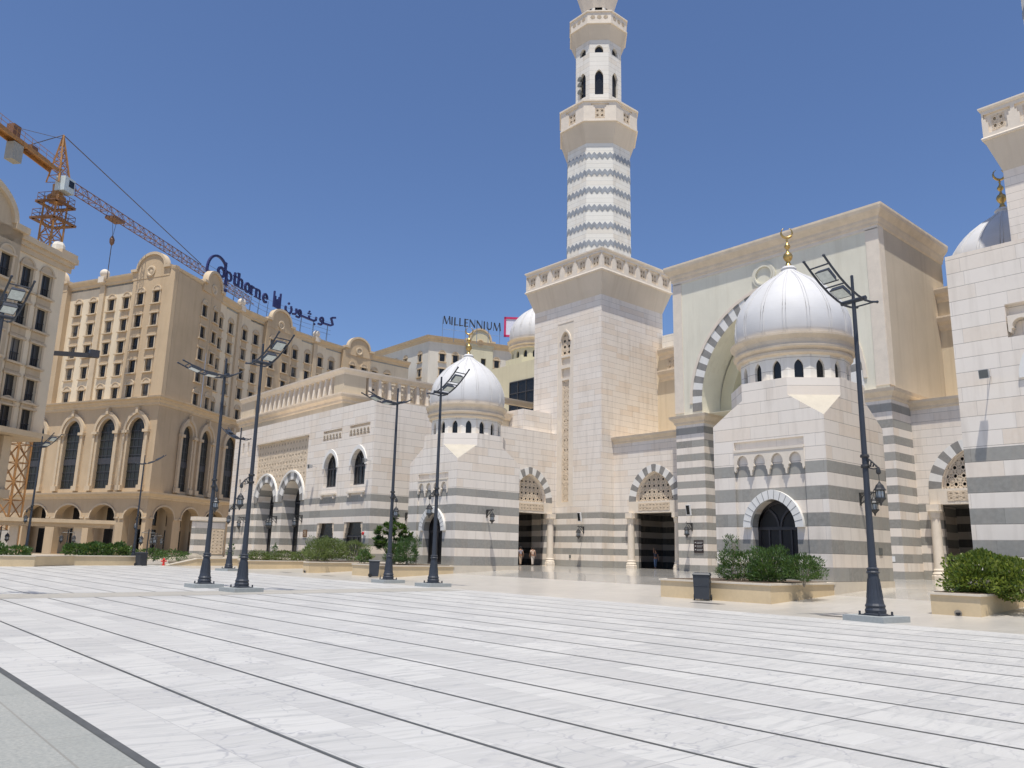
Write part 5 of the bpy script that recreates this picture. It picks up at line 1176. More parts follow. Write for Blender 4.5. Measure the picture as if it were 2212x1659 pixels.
mb = MB(); q = o0-J*7.3+Vector((0, 0, zj+2.4)); mb.bar(q-J*.5, q+J*.5, .9, 1.3); build('ballast_frame', mb, 'orange_dark', CR); mb = MB(); q = o0-J*4.6+Vector((0, 0, zj+1.7)); mb.bar(q-J*.5, q+J*.5, .8, .7); build('winch', mb, 'orange_dark', CR)
mb = MB(); q = o0+J*.1-Sd*.75+Vector((0, 0, 42.0)); mb.bar(q-J*.8, q+J*.8, 1.25, 1.75); cbn = build('cabin', mb, 'cabin', CR)
mb = MB(); q = o0+J*.35-Sd*1.39+Vector((0, 0, 42.2)); mb.bar(q-J*.4, q+J*.4, .04, .8); build('cabin_window', mb, 'glass', cbn)
mb = MB(); mb.tube([apx, o0+J*30+Vector((0, 0, zj+1.3))], .06, 5); mb.tube([apx, o0-J*5.5+Vector((0, 0, zj+1.6))], .05, 5); mb.tube([apx-Vector((0, 0, .5)), o0-J*7+Vector((0, 0, zj+3))], .03, 4); build('tie_bar', mb, 'cable', CR)
hk = o0+J*10.0; mb = MB(); q = hk+Vector((0, 0, zj-.25)); mb.bar(q-J*1.0, q+J*1.0, 1.4, .3); build('trolley', mb, 'orange_dark', CR)
mb = MB(); mb.tube([hk+J*.4+Vector((0, 0, zj-.3)), hk+Vector((0, 0, 39.8))], .025, 4); mb.tube([hk-J*.4+Vector((0, 0, zj-.3)), hk+Vector((0, 0, 39.8))], .025, 4); mb.tube([hk+Vector((0, 0, 38.8)), hk+Vector((0, 0, 34.2))], .05, 5); build('hoist_rope', mb, 'cable', CR)
mb = MB(); mb.lathe([(.1, 38.7), (.28, 39.0), (.32, 39.5), (.1, 39.95)], (hk.x, hk.y), 8); build('hook_block', mb, 'orange_dark', CR)
# ================================================================ plaza lamps
def lantern_mb(z, x=0, y=0, k=1.0):
    """returns metal and glass builders for a lantern hanging from height z"""
    m = MB(); g = MB(); H = lambda v: z-v*k
    m.tube([(x, y, H(0)), (x, y, H(.3))], .012*k, 5)
    m.lathe([(.02, H(.26)), (.05, H(.32)), (.13, H(.40)), (.17, H(.50)), (.18, H(.53)), (.21, H(.55)), (.21, H(.58)), (.15, H(.60))][::1] if False else [(.15*k, H(.60)), (.21*k, H(.58)), (.21*k, H(.55)), (.17*k, H(.50)), (.13*k, H(.40)), (.05*k, H(.32)), (.02*k, H(.26))], (x, y), 8)
    m.lathe([(.02*k, H(1.12)), (.05*k, H(1.02)), (.13*k, H(.93)), (.20*k, H(.87)), (.20*k, H(.84)), (.14*k, H(.83))], (x, y), 8)
    for i in range(8):
        a = 2*math.pi*i/8; m.tube([(x+.15*k*math.cos(a), y+.15*k*math.sin(a), H(.60)), (x+.15*k*math.cos(a), y+.15*k*math.sin(a), H(.84))], .013*k, 4)
    g.lathe([(.12*k, H(.84)), (.13*k, H(.72)), (.12*k, H(.60))], (x, y), 8)
    return m, g
def lamp_post(sd):
    """rack reaches toward -y, lantern hangs on the side sd (+1: +x, -1: -x)"""
    p = thing('lamp_post', 'x', 'lamp post', (0, 0, 0)); k = MB(); k.box(-.62, .62, -.62, .62, 0, .16); build('plinth', k, 'plinth', p)
    k = MB(); k.lathe([(.31, .16), (.31, .20), (.27, .22), (.28, .30), (.25, .36), (.27, .42), (.235, .48), (.215, .60), (.18, .85), (.15, 1.15), (.14, 1.28)], n=20)
    k.lathe([(.14, 1.28), (.17, 1.30), (.18, 1.33), (.15, 1.36), (.15, 1.40), (.17, 1.43), (.12, 1.46)], n=20)
    for i in range(12):
        a = 2*math.pi*i/12; k.tube([(.212*math.cos(a), .212*math.sin(a), .62), (.152*math.cos(a), .152*math.sin(a), 1.15)], .012, 4)
    for i in range(4):
        a = math.pi/4+i*math.pi/2; k.tube([(.42*math.cos(a), .42*math.sin(a), .16), (.42*math.cos(a), .42*math.sin(a), .27)], .03, 6)
    k.lathe([(.46, .16), (.46, .185)], n=4, ph=math.pi/4)
    build('base', k, 'iron', p, smooth=False)
    k = MB(); k.lathe([(.115, 1.44), (.095, 2.6), (.083, 4.0), (.075, 6), (.066, 8), (.058, 9.28), (.048, 9.30), (.045, 10.12), (.02, 10.14)], n=16); build('pole', k, 'iron', p)
    k = MB(); k.tube([(-.41, 0, 9.32), (.41, 0, 9.32)], .07, 10)
    pr_ = [(.67, 9.33), (.35, 9.27), (.05, 9.27), (-.3, 9.36), (-.7, 9.52), (-1.1, 9.75), (-1.45, 10.0), (-1.78, 10.27)]
    for sx_ in (-.34, .34):
        k.tube([(sx_, t, z) for t, z in pr_], .034, 8)
        for e in (0, -1): k.sphere((sx_, pr_[e][0], pr_[e][1]), .046, 6)
    for t, z in ((.55, 9.31), (-.88, 9.62), (-1.55, 10.08)): k.tube([(-.34, t, z), (.34, t, z)], .024, 6)
    build('floodlight_rack', k, 'iron', p)
    for y0_, z0_, y1_, z1_ in ((-.42, 9.40, -.78, 9.55), (-1.08, 9.74, -1.42, 9.97)):
        A = Vector((0, y0_, z0_)); B = Vector((0, y1_, z1_)); u_ = (B-A).normalized(); n_ = Vector((0, -u_.z, u_.y)); n_ = n_ if n_.z < 0 else -n_
        q = MB(); w_ = .23; Q = lambda x, t, d: A+u_*((B-A).length*t)+n_*d+Vector((x, 0, 0))
        q.hexa([Q(-w_, -.08, .05), Q(w_, -.08, .05), Q(w_, 1.08, .05), Q(-w_, 1.08, .05), Q(-w_*.8, .05, -.10), Q(w_*.8, .05, -.10), Q(w_*.8, .95, -.10), Q(-w_*.8, .95, -.10)])
        q.tube([Q(-.25, -.15, .0), Q(.25, -.15, .0)], .02, 6); f = build('floodlight', q, 'iron', p)
        q = MB(); q.poly([Q(-w_*.9, 0, .056), Q(w_*.9, 0, .056), Q(w_*.9, 1, .056), Q(-w_*.9, 1, .056)]); build('lens', q, 'flood_glass', f)
    k = MB(); e = sd*.40
    k.tube([(0, 0, 4.62), (e*.45, 0, 4.46), (e, 0, 4.24)], .024, 6); k.tube([(0, 0, 4.30), (e*.6, 0, 4.22), (e, 0, 4.22)], .02, 6)
    for i in range(4): k.tube([(e*(.2+.2*i), 0, 4.28), (e*(.3+.2*i), 0, 4.52-.07*i)], .022, 6)
    k.lathe([(.04, 4.05), (.07, 4.10), (.06, 4.18), (.03, 4.26)], (e, 0), 8); k.lathe([(.115, 4.26), (.13, 4.31), (.115, 4.36)], (0, 0), 12); k.lathe([(.115, 4.56), (.13, 4.60), (.115, 4.65)], (0, 0), 12)
    build('bracket', k, 'lantern_iron', p)
    m, g = lantern_mb(4.06, e, 0, .80); ln = build('lantern', m, 'lantern_iron', p); build('lantern_glass', g, 'lantern_glass', ln)
    return p
LP = lamp_post(-1); LP.location = (22.63, 31.3, 0); LP['label'] = 'lamp post crossing the front of the left white dome'; LP['group'] = 'tall plaza lamp posts'
LQ = lamp_post(1); LQ.location = (22.75, 10.45, 0); LQ.rotation_euler = (0, 0, R(-99)); LQ['label'] = 'nearest tall lamp post, in front of the striped pavilion at right'; LQ['group'] = 'tall plaza lamp posts'
PI = math.pi
for (src, x, y, rz, sc, lab) in ((LP, 12.59, 29.58, R(6), .945, 'lamp post with raised floodlights, the right one of the close pair at left'), (LQ, 12.44, 32.92, -PI/2, .94, 'lamp post with flat lying rack, the left one of the close pair at left'),
                        (LQ, 22.73, 35.35, -PI/2, 1.0, 'lamp post beside the dark bin and the round leafy tree'),
                        (LQ, 22.23, 54.69, R(-160), .98, 'slim far lamp post between the close pair, at the edge of the side wing'), (LP, 12.14, 66.68, R(25), .92, 'distant lamp post before the low wall near the left edge'),
                        (LQ, 20.0, 68.54, R(90), .87, 'distant lamp post beside the green bin and the hotel hedge'), (LP, 3.75, 29.6, R(6), .945, 'lamp head of a near post cut off by the left edge')):
    o = dup(src, (x, y, 0), lab, rz=rz); o.scale = (sc, sc, sc)
    if lab.startswith(('lamp post with flat', 'lamp post beside the dark bin')):
        for ch in o.children:
            if ch.name.startswith('floodlight'):
                T_ = Matrix.Translation((0, 0, 9.3)) @ Matrix.Rotation(R(19), 4, 'X') @ Matrix.Translation((0, 0, -9.3))
                ch.matrix_local = T_ @ ch.matrix_local
# short lantern posts by the hotel
def lantern_post():
    p = thing('lantern_post', 'x', 'lamp post', (0, 0, 0)); k = MB(); k.lathe([(.14, 0), (.12, .4), (.06, .5), (.05, 2.7), (.02, 2.9)], n=10); k.tube([(-.5, 0, 2.55), (.5, 0, 2.55)], .025, 5); k.tube([(-.5, 0, 2.55), (0, 0, 2.8), (.5, 0, 2.55)], .018, 5); build('post', k, 'lantern_iron', p)
    for s_ in (-.5, .5):
        m, g = lantern_mb(2.6, s_, 0, .95); ln = build('lantern', m, 'lantern_iron', p); build('lantern_glass', g, 'lantern_glass', ln)
    return p
SP = lantern_post(); SP.location = (20.7, 67.6, 0); SP['label'] = 'low double lantern post between the green bin and the hydrant'; SP['group'] = 'low double lantern posts'; SP.rotation_euler = (0, 0, -.3)
for (x, y, lab) in ((18.1, 82, 'low double lantern post behind the hedge before the canopy end'), (12.2, 78, 'low double lantern post under the left part of the canopy'), (27.8, 88, 'low double lantern post before the hotel arcade columns')): dup(SP, (x, y, 0), lab)
# wall lanterns
def wall_lantern(fr, a, z, k, label, double=False):
    P = fr.P(a, 0, 0); p = thing('wall_lantern', label, 'lantern', (P.x, P.y, z), 'lanterns bracketed on the stone walls')
    m = MB(); fbox(m, fr, a-.05, a+.05, z-.45*k, z+.1*k, 0, .05); m.bar(fr.P(a, z+.08*k, .02), fr.P(a, z+.08*k, .75*k), .05); m.bar(fr.P(a, z-.4*k, .04), fr.P(a, z+.05*k, .55*k), .035)
    for i in range(4): m.bar(fr.P(a, z-.3*k+i*.1*k, .05), fr.P(a, z+.06*k, .12*k+.12*k*i), .02)
    build('bracket', m, 'lantern_iron', p)
    for off in ((0,) if not double else (-.28, .28)):
        Q = fr.P(a+off, 0, .62*k); m, g = lantern_mb(z+.2*k, Q.x, Q.y, k); ln = build('lantern', m, 'lantern_iron', p); build('lantern_glass', g, 'lantern_glass', ln)
wall_lantern(FY(41.82), 34.45, 4.35, .95, 'wall lantern on the striped side of the left pavilion')
wall_lantern(FX(55.6), 52.9, 4.1, 1.2, 'wall lantern at the foot of the minaret')
wall_lantern(FX(54.3), 39.5, 4.2, 1.2, 'wall lantern above the dark sign on the striped pier')
wall_lantern(FY(16.24), 34.6, 4.45, 1.0, 'wall lantern on the right pavilion side behind the nearest lamp post')
wall_lantern(FX(32.05), 68.9, 4.3, 1.15, 'double wall lantern between the two tall arches', True)
wall_lantern(FX(32.05), 63.9, 4.3, 1.15, 'wall lantern at the right edge of the tall arch pair')
wall_lantern(FX(31.8), 75.0, 4.3, 1.15, 'wall lantern at the left edge of the side wing arches')
wall_lantern(FY(52.42), 35.0, 4.4, 1.1, 'wall lantern above the round tree on the side wing return')
# loudspeaker boxes
def speaker(fr, a, z, label, k=1.0):
    P = fr.P(a, 0, 0); p = thing('loudspeaker', label, 'loudspeaker', (P.x, P.y, z), 'box loudspeakers on the walls')
    m = MB(); q = lambda x, y, d: fr.P(a+x*k, z+y*k, d*k); m.hexa([q(-.22, -.2, .75), q(.22, -.2, .75), q(.30, -.34, 1.25), q(-.30, -.34, 1.25), q(-.22, .24, .75), q(.22, .24, .75), q(.30, .26, 1.32), q(-.30, .26, 1.32)]); b = build('box', m, 'lamp_grey', p)
    m = MB(); m.poly([q(-.27, -.30, 1.262), q(.27, -.30, 1.262), q(.27, .22, 1.325), q(-.27, .22, 1.325)]); build('grille', m, 'speaker_face', b)
    m = MB(); m.bar(q(0, 0, 0), q(0, 0, .78), .06*k); m.bar(q(.15, 0, .02), q(0, 0, .4), .04*k); build('arm', m, 'lamp_grey', p)
speaker(FX(31.8), 61.5, 8.4, 'grey box loudspeaker right of the carved panel', .58); speaker(FX(31.8), 52.75, 8.3, 'grey box loudspeaker beside the right upper window of the side wing', .5); speaker(FX(31.8), 9.75, 8.35, 'grey box loudspeaker on the right wing wall', .55); speaker(FX(31.8), 75.2, 6.2, 'grey box loudspeaker at the far left of the side wing', .62)
def floodbox(fr, a, z, label):
    P = fr.P(a, 0, 0); p = thing('wall_floodlight', label, 'floodlight', (P.x, P.y, z), 'white framed wall floodlights')
    m = MB(); m.bar(fr.P(a, z-.42, .38), fr.P(a, z+.42, .52), .42, .16, up=fr.n); b = build('housing', m, 'white_plastic', p); m = MB(); m.bar(fr.P(a, z-.36, .475), fr.P(a, z+.36, .605), .3, .02, up=fr.n); build('lens', m, 'glass', b)
    m = MB(); m.bar(fr.P(a, z-.1, 0), fr.P(a, z-.1, .4), .06); build('arm', m, 'lamp_grey', p)
floodbox(FX(55.6), 53.05, 5.1, 'white framed floodlight above the minaret foot lantern'); floodbox(FX(54.3), 39.5, 5.35, 'white framed floodlight above the striped pier lantern')
# plaques and small wall fittings
fr = FX(54.3); mb = MB(); fbox(mb, fr, 38.45, 39.35, 1.95, 2.95, 0, .05); pl = tag(build('information_sign', mb, 'dark_plaque'), 'square dark information sign on the striped pier', 'sign')
mb = MB()
for k in range(3):
    z = 2.78-.28*k; fbox(mb, fr, 39.15, 39.25, z-.06, z+.02, .05, .056)
    for j, w in enumerate((.6, .5)): fbox(mb, fr, 39.08-w, 39.08, z-.01-.09*j, z+.02-.09*j, .05, .056)
build('lettering', mb, 'letter', pl)
fr = FX(31.8); mb = MB(); fbox(mb, fr, 62.3, 63.0, 2.55, 3.15, 0, .05); pq = tag(build('bronze_plaque', mb, 'brown_plaque'), 'small bronze plaque right of the tall arches', 'plaque')
mb = MB()
for k in range(4): fbox(mb, fr, 62.42, 62.88-.08*(k % 2), 3.02-.11*k, 3.05-.11*k, .05, .055)
build('lettering', mb, 'carved', pq)
mb = MB(); P = fr.P(53.0, 2.82, 0); mb.bar(fr.P(53.0, 2.82, 0), fr.P(53.0, 2.82, .14), .3, .3); tag(build('alarm_box', mb, 'white_plastic'), 'white alarm box with red bell by the ground windows', 'alarm'); al = bpy.data.objects['alarm_box']
mb = MB(); mb.tube([fr.P(53.0, 2.82, .14), fr.P(53.0, 2.82, .22)], [.13, .11], 14); build('bell', mb, 'red', al)
mb = MB(); fbox(mb, FY(16.24), 36.1, 36.4, 1.9, 2.2, 0, .03); tag(build('socket_cover', mb, 'speaker_face'), 'small dark square cover low on the right pavilion', 'cover')
mb = MB(); fbox(mb, FX(54.3), 23.4, 23.75, 1.6, 1.95, 0, .02); tag(build('paper_notice', mb, 'paper'), 'white paper notice on the striped pier right of the pavilion', 'notice')
mb = MB(); fbox(mb, FX(55.6), 54.6, 54.8, 1.25, 1.55, 0, .05); tag(build('junction_box', mb, 'speaker_face'), 'small dark box low on the minaret foot', 'box')
mb = MB(); mb.box(38.5, 38.75, 27.3, 27.42, gz(38.5), gz(38.5)+.06); tag(build('litter', mb, 'paper'), 'crumpled white litter on the polished forecourt', 'litter')
# ================================================================ planters and plants
def planter(poly, ztop, label, mat='planter', zb=-.1, grp='stone planters along the forecourt'):
    p = thing('planter', label, 'planter', (sum(q[0] for q in poly)/len(poly), sum(q[1] for q in poly)/len(poly), 0), grp)
    mb = MB(); mb.prism(poly, zb, ztop-.07); build('body', mb, mat, p)
    cx, cy = RL[p.name].x, RL[p.name].y; out = [(cx+(x-cx)*1.0+(.05 if x > cx else -.05), cy+(y-cy)*1.0+(.05 if y > cy else -.05)) for x, y in poly]
    mb = MB(); mb.prism(out, ztop-.07, ztop); build('coping', mb, 'coping', p)
    inn = [(cx+(x-cx)*.92, cy+(y-cy)*.92) for x, y in poly]; mb = MB(); mb.prism(inn, ztop-.02, ztop+.02); build('soil', mb, 'soil', p); return p
planter([(27, 21.3), (27, 16.24), (31.8, 16.24), (31.8, 21.3)], .73, 'stone planter at the foot of the striped right pavilion')
planter([(27, 46.3), (27, 41.8), (31.8, 41.8), (31.8, 46.3)], .73, 'stone planter at the foot of the left pavilion behind the bin')
planter([(25.9, 50.95), (26.05, 50.4), (31.6, 50.4), (31.6, 57.6), (30, 57.6)], .74, 'stone planter with a thick hedge below the small windows')
planter([(25.6, 59.5), (31.6, 59.5), (31.6, 63.4), (26.5, 63.4)], .64, 'low stone planter with ground cover before the tall arches')
planter([(27.42, 10.8), (27.42, 9.33), (31.7, 9.33), (31.7, 10.8)][:1]+[(27.3, 9.35), (27.75, 9.0), (31.7, 9.0), (31.7, 10.8)] if False else [(27.42, 10.8), (27.42, 9.35), (31.75, 9.35-.0), (31.75, 10.8)], .70, 'stone planter with yellow green bush at the right edge')
bpy.data.objects['planter.004'] if 'planter.004' in bpy.data.objects else None
def wallplanter(pts, ztop, label, th=.35):
    p = thing('planter_wall', label, 'wall', (pts[0][0], pts[0][1], 0)); mb = MB(); m2 = MB()
    for (a, b) in zip(pts[:-1], pts[1:]):
        A, B = Vector((*a[:2], 0)), Vector((*b[:2], 0)); u = (B-A).normalized(); n = Vector((u.y, -u.x, 0)); f_ = F(A, u, n); L = (B-A).length
        za, zb2 = (a[2] if len(a) > 2 else ztop), (b[2] if len(b) > 2 else ztop)
        mb.hexa([f_.P(0, -.1, -th), f_.P(L, -.1, -th), f_.P(L, -.1, 0), f_.P(0, -.1, 0), f_.P(0, za-.07, -th), f_.P(L, zb2-.07, -th), f_.P(L, zb2-.07, 0), f_.P(0, za-.07, 0)])
        m2.hexa([f_.P(-.04, za-.07, -th-.05), f_.P(L+.04, zb2-.07, -th-.05), f_.P(L+.04, zb2-.07, .05), f_.P(-.04, za-.07, .05), f_.P(-.04, za, -th-.05), f_.P(L+.04, zb2, -th-.05), f_.P(L+.04, zb2, .05), f_.P(-.04, za, .05)])
    build('body', mb, 'planter', p); build('coping', m2, 'coping', p)
wallplanter([(2, 64.2), (10.15, 63.2), (12.1, 63.05), (15.3, 66.7), (20.1, 67.8)], .74, 'low beige retaining wall along the far left edge of the plaza')
wallplanter([(22.6, 68.2, .06), (25.0, 68.2, .62), (31.5, 69.5, .66)], .6, 'low beige wall with a sloping end beside the red hydrant')
# pipe outlets
for x, y, lab in ((27.40, 10.0, 'dark pipe outlet at the base of the right planter'), (25.95, 50.72, 'dark pipe outlet on the nose of the hedge planter')):
    mb = MB(); mb.tube([(x+.02, y, .12), (x-.07, y-.02, .10)], [.09, .11], 12); o = tag(build('pipe_outlet', mb, 'rock'), lab, 'pipe'); mb = MB(); mb.tube([(x-.07, y-.02, .10), (x-.075, y-.021, .10)], .07, 12); build('mouth', mb, 'black', o)
def leaves(mb, pts, L, W, up=.4, r=rnd, droop=0):
    for (x, y, z, nx, ny, nz) in pts:
        d = Vector((nx+r.uniform(-.8, .8), ny+r.uniform(-.8, .8), nz+r.uniform(-.3, .9)+up)).normalized(); s = d.cross(Vector((r.uniform(-1, 1), r.uniform(-1, 1), r.uniform(-1, 1))))
        if s.length < .01: continue
        s = s.normalized()*W*r.uniform(.7, 1.2)/2; l = L*r.uniform(.6, 1.3); P = Vector((x, y, z)); nrm = d.cross(s).normalized()*W*.15
        mb.poly([P, P+d*l*.45+s, P+d*l+nrm*0, P+d*l*.45-s])
def crown(mb, c, rx, ry, rz, n, L, W, r=rnd, shell=.55, flat=.0):
    pts = []
    for _ in range(n):
        while True:
            v = Vector((r.uniform(-1, 1), r.uniform(-1, 1), r.uniform(-1, 1)))
            if shell < v.length < 1: break
        f = 1+.22*math.sin(v.x*5+c[0]*3)*math.cos(v.y*4+c[1])+.15*math.sin(v.z*7+c[0])
        if v.z < -.75: continue
        pts.append((c[0]+v.x*rx*f, c[1]+v.y*ry*f, c[2]+v.z*rz*f, v.x, v.y, v.z))
    leaves(mb, pts, L, W, r=r)
def shrub(name, label, parts, mat, L, W, cat='shrub', group=None, stems=True):
    c0 = parts[0]; p = thing(name, label, cat, (c0[0], c0[1], .6), group)
    mb = MB()
    for (x, y, z, rx, ry, rz, n) in parts:
        crown(mb, (x, y, z), rx, ry, rz, n, L, W); st = MB()
        for k in range(6):
            a = rnd.uniform(0, 6.28); st.tube([(x, y, .6), (x+rx*.5*math.cos(a), y+ry*.5*math.sin(a), z+rz*.5)], .015, 4)
        build('stems', st, 'bark', p)
    build('foliage', mb, mat, p); return p
shrub('bush', 'feathery green bush in the right pavilion planter, left one of three', [(28.7, 18.6, 1.25, .85, .95, .65, 4200), (28.6, 18.9, 1.95, .3, .35, .6, 420)], 'leaf_mid', .13, .035, 'bush')
shrub('bush', 'tall middle bush in front of the pavilion door', [(28.7, 17.2, 1.35, .85, .8, .74, 4000), (28.5, 17.4, 1.0, .7, .5, .4, 1500)], 'leaf_mid', .13, .035, 'bush')
shrub('bush', 'rounded bush at the right end of the pavilion planter', [(28.9, 15.95, 1.25, .8, .72, .55, 3600)], 'leaf_mid', .12, .035, 'bush')
shrub('hedge_bush', 'dense yellow green bush cut off by the right edge', [(29.0, 9.75, 1.2, 1.4, 1.0, .8, 7000), (29.4, 8.7, 1.1, 1.3, .9, .75, 4000)], 'leaf_yellow', .13, .075, 'bush')
shrub('hedge', 'thick feathery hedge below the small arched windows', [(27.2, 51.6, 1.45, .9, 1.3, .85, 2600), (28.9, 53.3, 1.5, 1.0, 1.4, .9, 2600), (28.3, 51.5, 1.5, 1.2, .9, .8, 2200), (30.3, 52.0, 1.5, 1.2, 1.3, .8, 2200)], 'leaf_olive', .16, .05, 'hedge')
shrub('ground_cover', 'low olive ground cover plants before the tall arches', [(27.0, 60.6, .85, 1.2, .9, .42, 1500), (29.0, 60.4, .88, 1.3, .9, .48, 1700), (30.8, 60.2, .95, 1.0, .8, .55, 1300)], 'leaf_olive', .16, .06, 'plants')
shrub('bush', 'small sprig plant at the right end of the hedge planter', [(30.7, 50.75, 1.0, .5, .3, .35, 420)], 'leaf_yellow', .16, .06, 'bush')
shrub('oleander', 'upright dark oleander at the right end of the left pavilion planter', [(28.6, 42.4, 1.5, .7, .5, .85, 1900), (29.2, 42.3, 2.1, .2, .2, .4, 120)], 'leaf_dark', .24, .035, 'bush')
shrub('oleander', 'pale stemmed oleander between the round tree and the lamp post', [(28.6, 43.8, 1.35, .7, .7, .7, 1500)], 'leaf_mid', .24, .035, 'bush')
shrub('bush', 'small bush left of the round tree behind the bin', [(27.6, 45.9, 1.15, .4, .4, .4, 420)], 'leaf_mid', .2, .07, 'bush')
shrub('hedge', 'broad leafy hedge on the far side of the plaza before the canopy', [(15.7, 68.4, 1.05, .9, .8, .45, 700), (17.2, 68.9, 1.1, 1.2, .9, .58, 1300), (18.9, 69.2, 1.1, 1.0, .9, .56, 1100)], 'leaf_mid', .26, .12, 'hedge')
shrub('hedge', 'leafy hedge beyond the low wall at the left edge', [(6.5, 66.3, .95, 1.6, .9, .45, 900), (9.4, 65.8, 1.0, 1.5, .9, .5, 1100), (11.4, 65.8, .9, 1.0, .8, .42, 700)], 'leaf_mid', .24, .11, 'hedge')
shrub('hedge', 'trailing green hedge behind the red hydrant', [(22.2, 72, .75, 1.6, 1.0, .5, 1200), (24.6, 73, .75, 1.4, 1.0, .45, 900)], 'leaf_mid', .18, .08, 'hedge')
for x, y, lab in ((29.5, 72.5, 'tiny sapling left of the slim far lamp post'), (31.0, 66.5, 'tiny sapling just right of the slim far lamp post')):
    shrub('sapling', lab, [(x, y, 1.3, .25, .25, .65, 160)], 'leaf_dark', .22, .07, 'plant')
# round tree (thick leaves in rosettes)
TR = thing('tree', 'round leafy tree behind the lamp post and the bin', 'tree', (29.3, 45.2, .6)); st = MB(); lf = MB(); r2 = random.Random(5)
base = Vector((29.3, 45.2, .6)); tips = []
for k in range(5):
    a = k*1.26+.3; m1_ = base+Vector((.35*math.cos(a), .35*math.sin(a), .7+.1*(k % 2))); st.tube([base+Vector((.05*math.cos(a), .05*math.sin(a), 0)), m1_], [.08, .06], 6)
    for j in range(4):
        b = a+r2.uniform(-1, 1); t = m1_+Vector((r2.uniform(.2, .75)*math.cos(b), r2.uniform(.2, .75)*math.sin(b), r2.uniform(.35, 1.35))); st.tube([m1_, t], [.045, .02], 5); tips.append(t)
for k in range(46):
    a = r2.uniform(0, 6.28); zz = r2.uniform(-1, 1); rr = math.sqrt(max(0, 1-zz*zz)); t = Vector((29.3+1.25*rr*math.cos(a), 45.2+1.25*rr*math.sin(a), 2.35+.95*zz)); tips.append(t)
tips.append(Vector((29.3, 45.2, 3.55))); tips.append(Vector((29.35, 45.0, 3.75)))
for t in tips:
    for i in range(34):
        a = r2.uniform(0, 6.28); e = r2.uniform(-.25, 1.1); d = Vector((math.cos(a)*math.cos(e), math.sin(a)*math.cos(e), math.sin(e))); s = d.cross(Vector((0, 0, 1))); s = s.normalized()*.075 if s.length > .05 else Vector((.05, 0, 0)); l = r2.uniform(.24, .42)
        lf.poly([t, t+d*l*.6+s, t+d*l, t+d*l*.6-s])
build('trunk', st, 'bark', TR); build('crown', lf, 'leaf_dark', TR)
mb = MB()
for (x, y, z, r_) in ((26.5, 76, .3, .7), (28, 77.5, .45, .8), (25.4, 75.2, .2, .45)): mb.sphere((x, y, z), r_, 8, sz=.6)
tag(build('boulders', mb, 'rock'), 'heap of brown boulders left of the low striped wall', 'rocks')
# low striped wall beside the wing
GWL = thing('garden_wall', 'low striped wall with a pierced panel between hotel and side wing', 'wall', (30.3, 80, 0)); mb = MB(); mb.box(28.8, 31.79, 80, 81, 0, 4.1); build('body', mb, stone('garden_stone', .55, 4.0, course=.56), GWL); mb = MB(); mb.box(28.65, 31.79, 79.85, 81.1, 4.1, 4.45); build('coping', mb, 'beige_light', GWL)
mb = MB(); mb.box(28.7, 31.79, 79.9, 80.0, 0, .7); build('foot', mb, 'coping', GWL)
mb = MB(); lattice(mb, FY(80), 30.5, 31.7, .9, 3.2, .35, .06, .01, .06); k_ = build('pierced_panel', mb, 'carved', GWL); mb = MB(); fbox(mb, FY(80), 30.4, 31.75, .8, 3.3, 0, .01); build('panel_back', mb, 'carved_back', k_)
# bins
def bin_(label, loc, rz, mat='bin', sc=1.12):
    p = thing('wheelie_bin', label, 'bin', (0, 0, 0), 'wheeled rubbish bins'); m = MB(); m.hexa([(-.25, -.24, .05), (.25, -.24, .05), (.25, .24, .03), (-.25, .24, .03), (-.28, -.28, .84), (.28, -.28, .84), (.28, .28, .84), (-.28, .28, .84)]); m.box(-.3, .3, -.3, .3, .84, .87)
    for k in range(3): m.box(-.12+.08*k, -.08+.08*k, -.262, -.25, .55, .7)
    m.bar((-.26, -.262, .5), (.26, -.262, .5), .02, .03); build('body', m, mat, p)
    m = MB(); m.hexa([(-.3, -.31, .87), (.3, -.31, .87), (.3, .32, .87), (-.3, .32, .87), (-.26, -.27, .92), (.26, -.27, .92), (.26, .3, .94), (-.26, .3, .94)]); m.tube([(-.25, .36, .86), (.25, .36, .86)], .02, 6); build('lid', m, mat, p)
    for s_ in (-1, 1): m = MB(); m.tube([(s_*.27, .2, .1), (s_*.31, .2, .1)], .1, 14); build('wheel', m, 'rubber', p)
    p.location = loc; p.rotation_euler = (0, 0, rz); p.scale = (sc, sc, sc); return p
bin_('dark grey bin against the right pavilion planter', (26.45, 18.85, 0), R(-60)); bin_('dark grey bin beside the lamp post and round tree', (26.35, 42.6, 0), R(60)); bin_('green black bin at the end of the far low wall', (20.15, 66.9, 0), R(20))
# hydrant
p = thing('fire_hydrant', 'red fire hydrant on the paving near the hotel hedge', 'hydrant', (22.5, 68.8, 0)); mb = MB(); mb.lathe([(.13, 0), (.13, .05), (.09, .07), (.085, .42), (.11, .44), (.11, .48), (.07, .54), (.02, .58)], (22.5, 68.8), 12); build('barrel', mb, 'red', p); mb = MB(); mb.tube([(22.3, 68.9, .34), (22.7, 68.7, .34)], .055, 10); build('nozzle', mb, 'red', p)
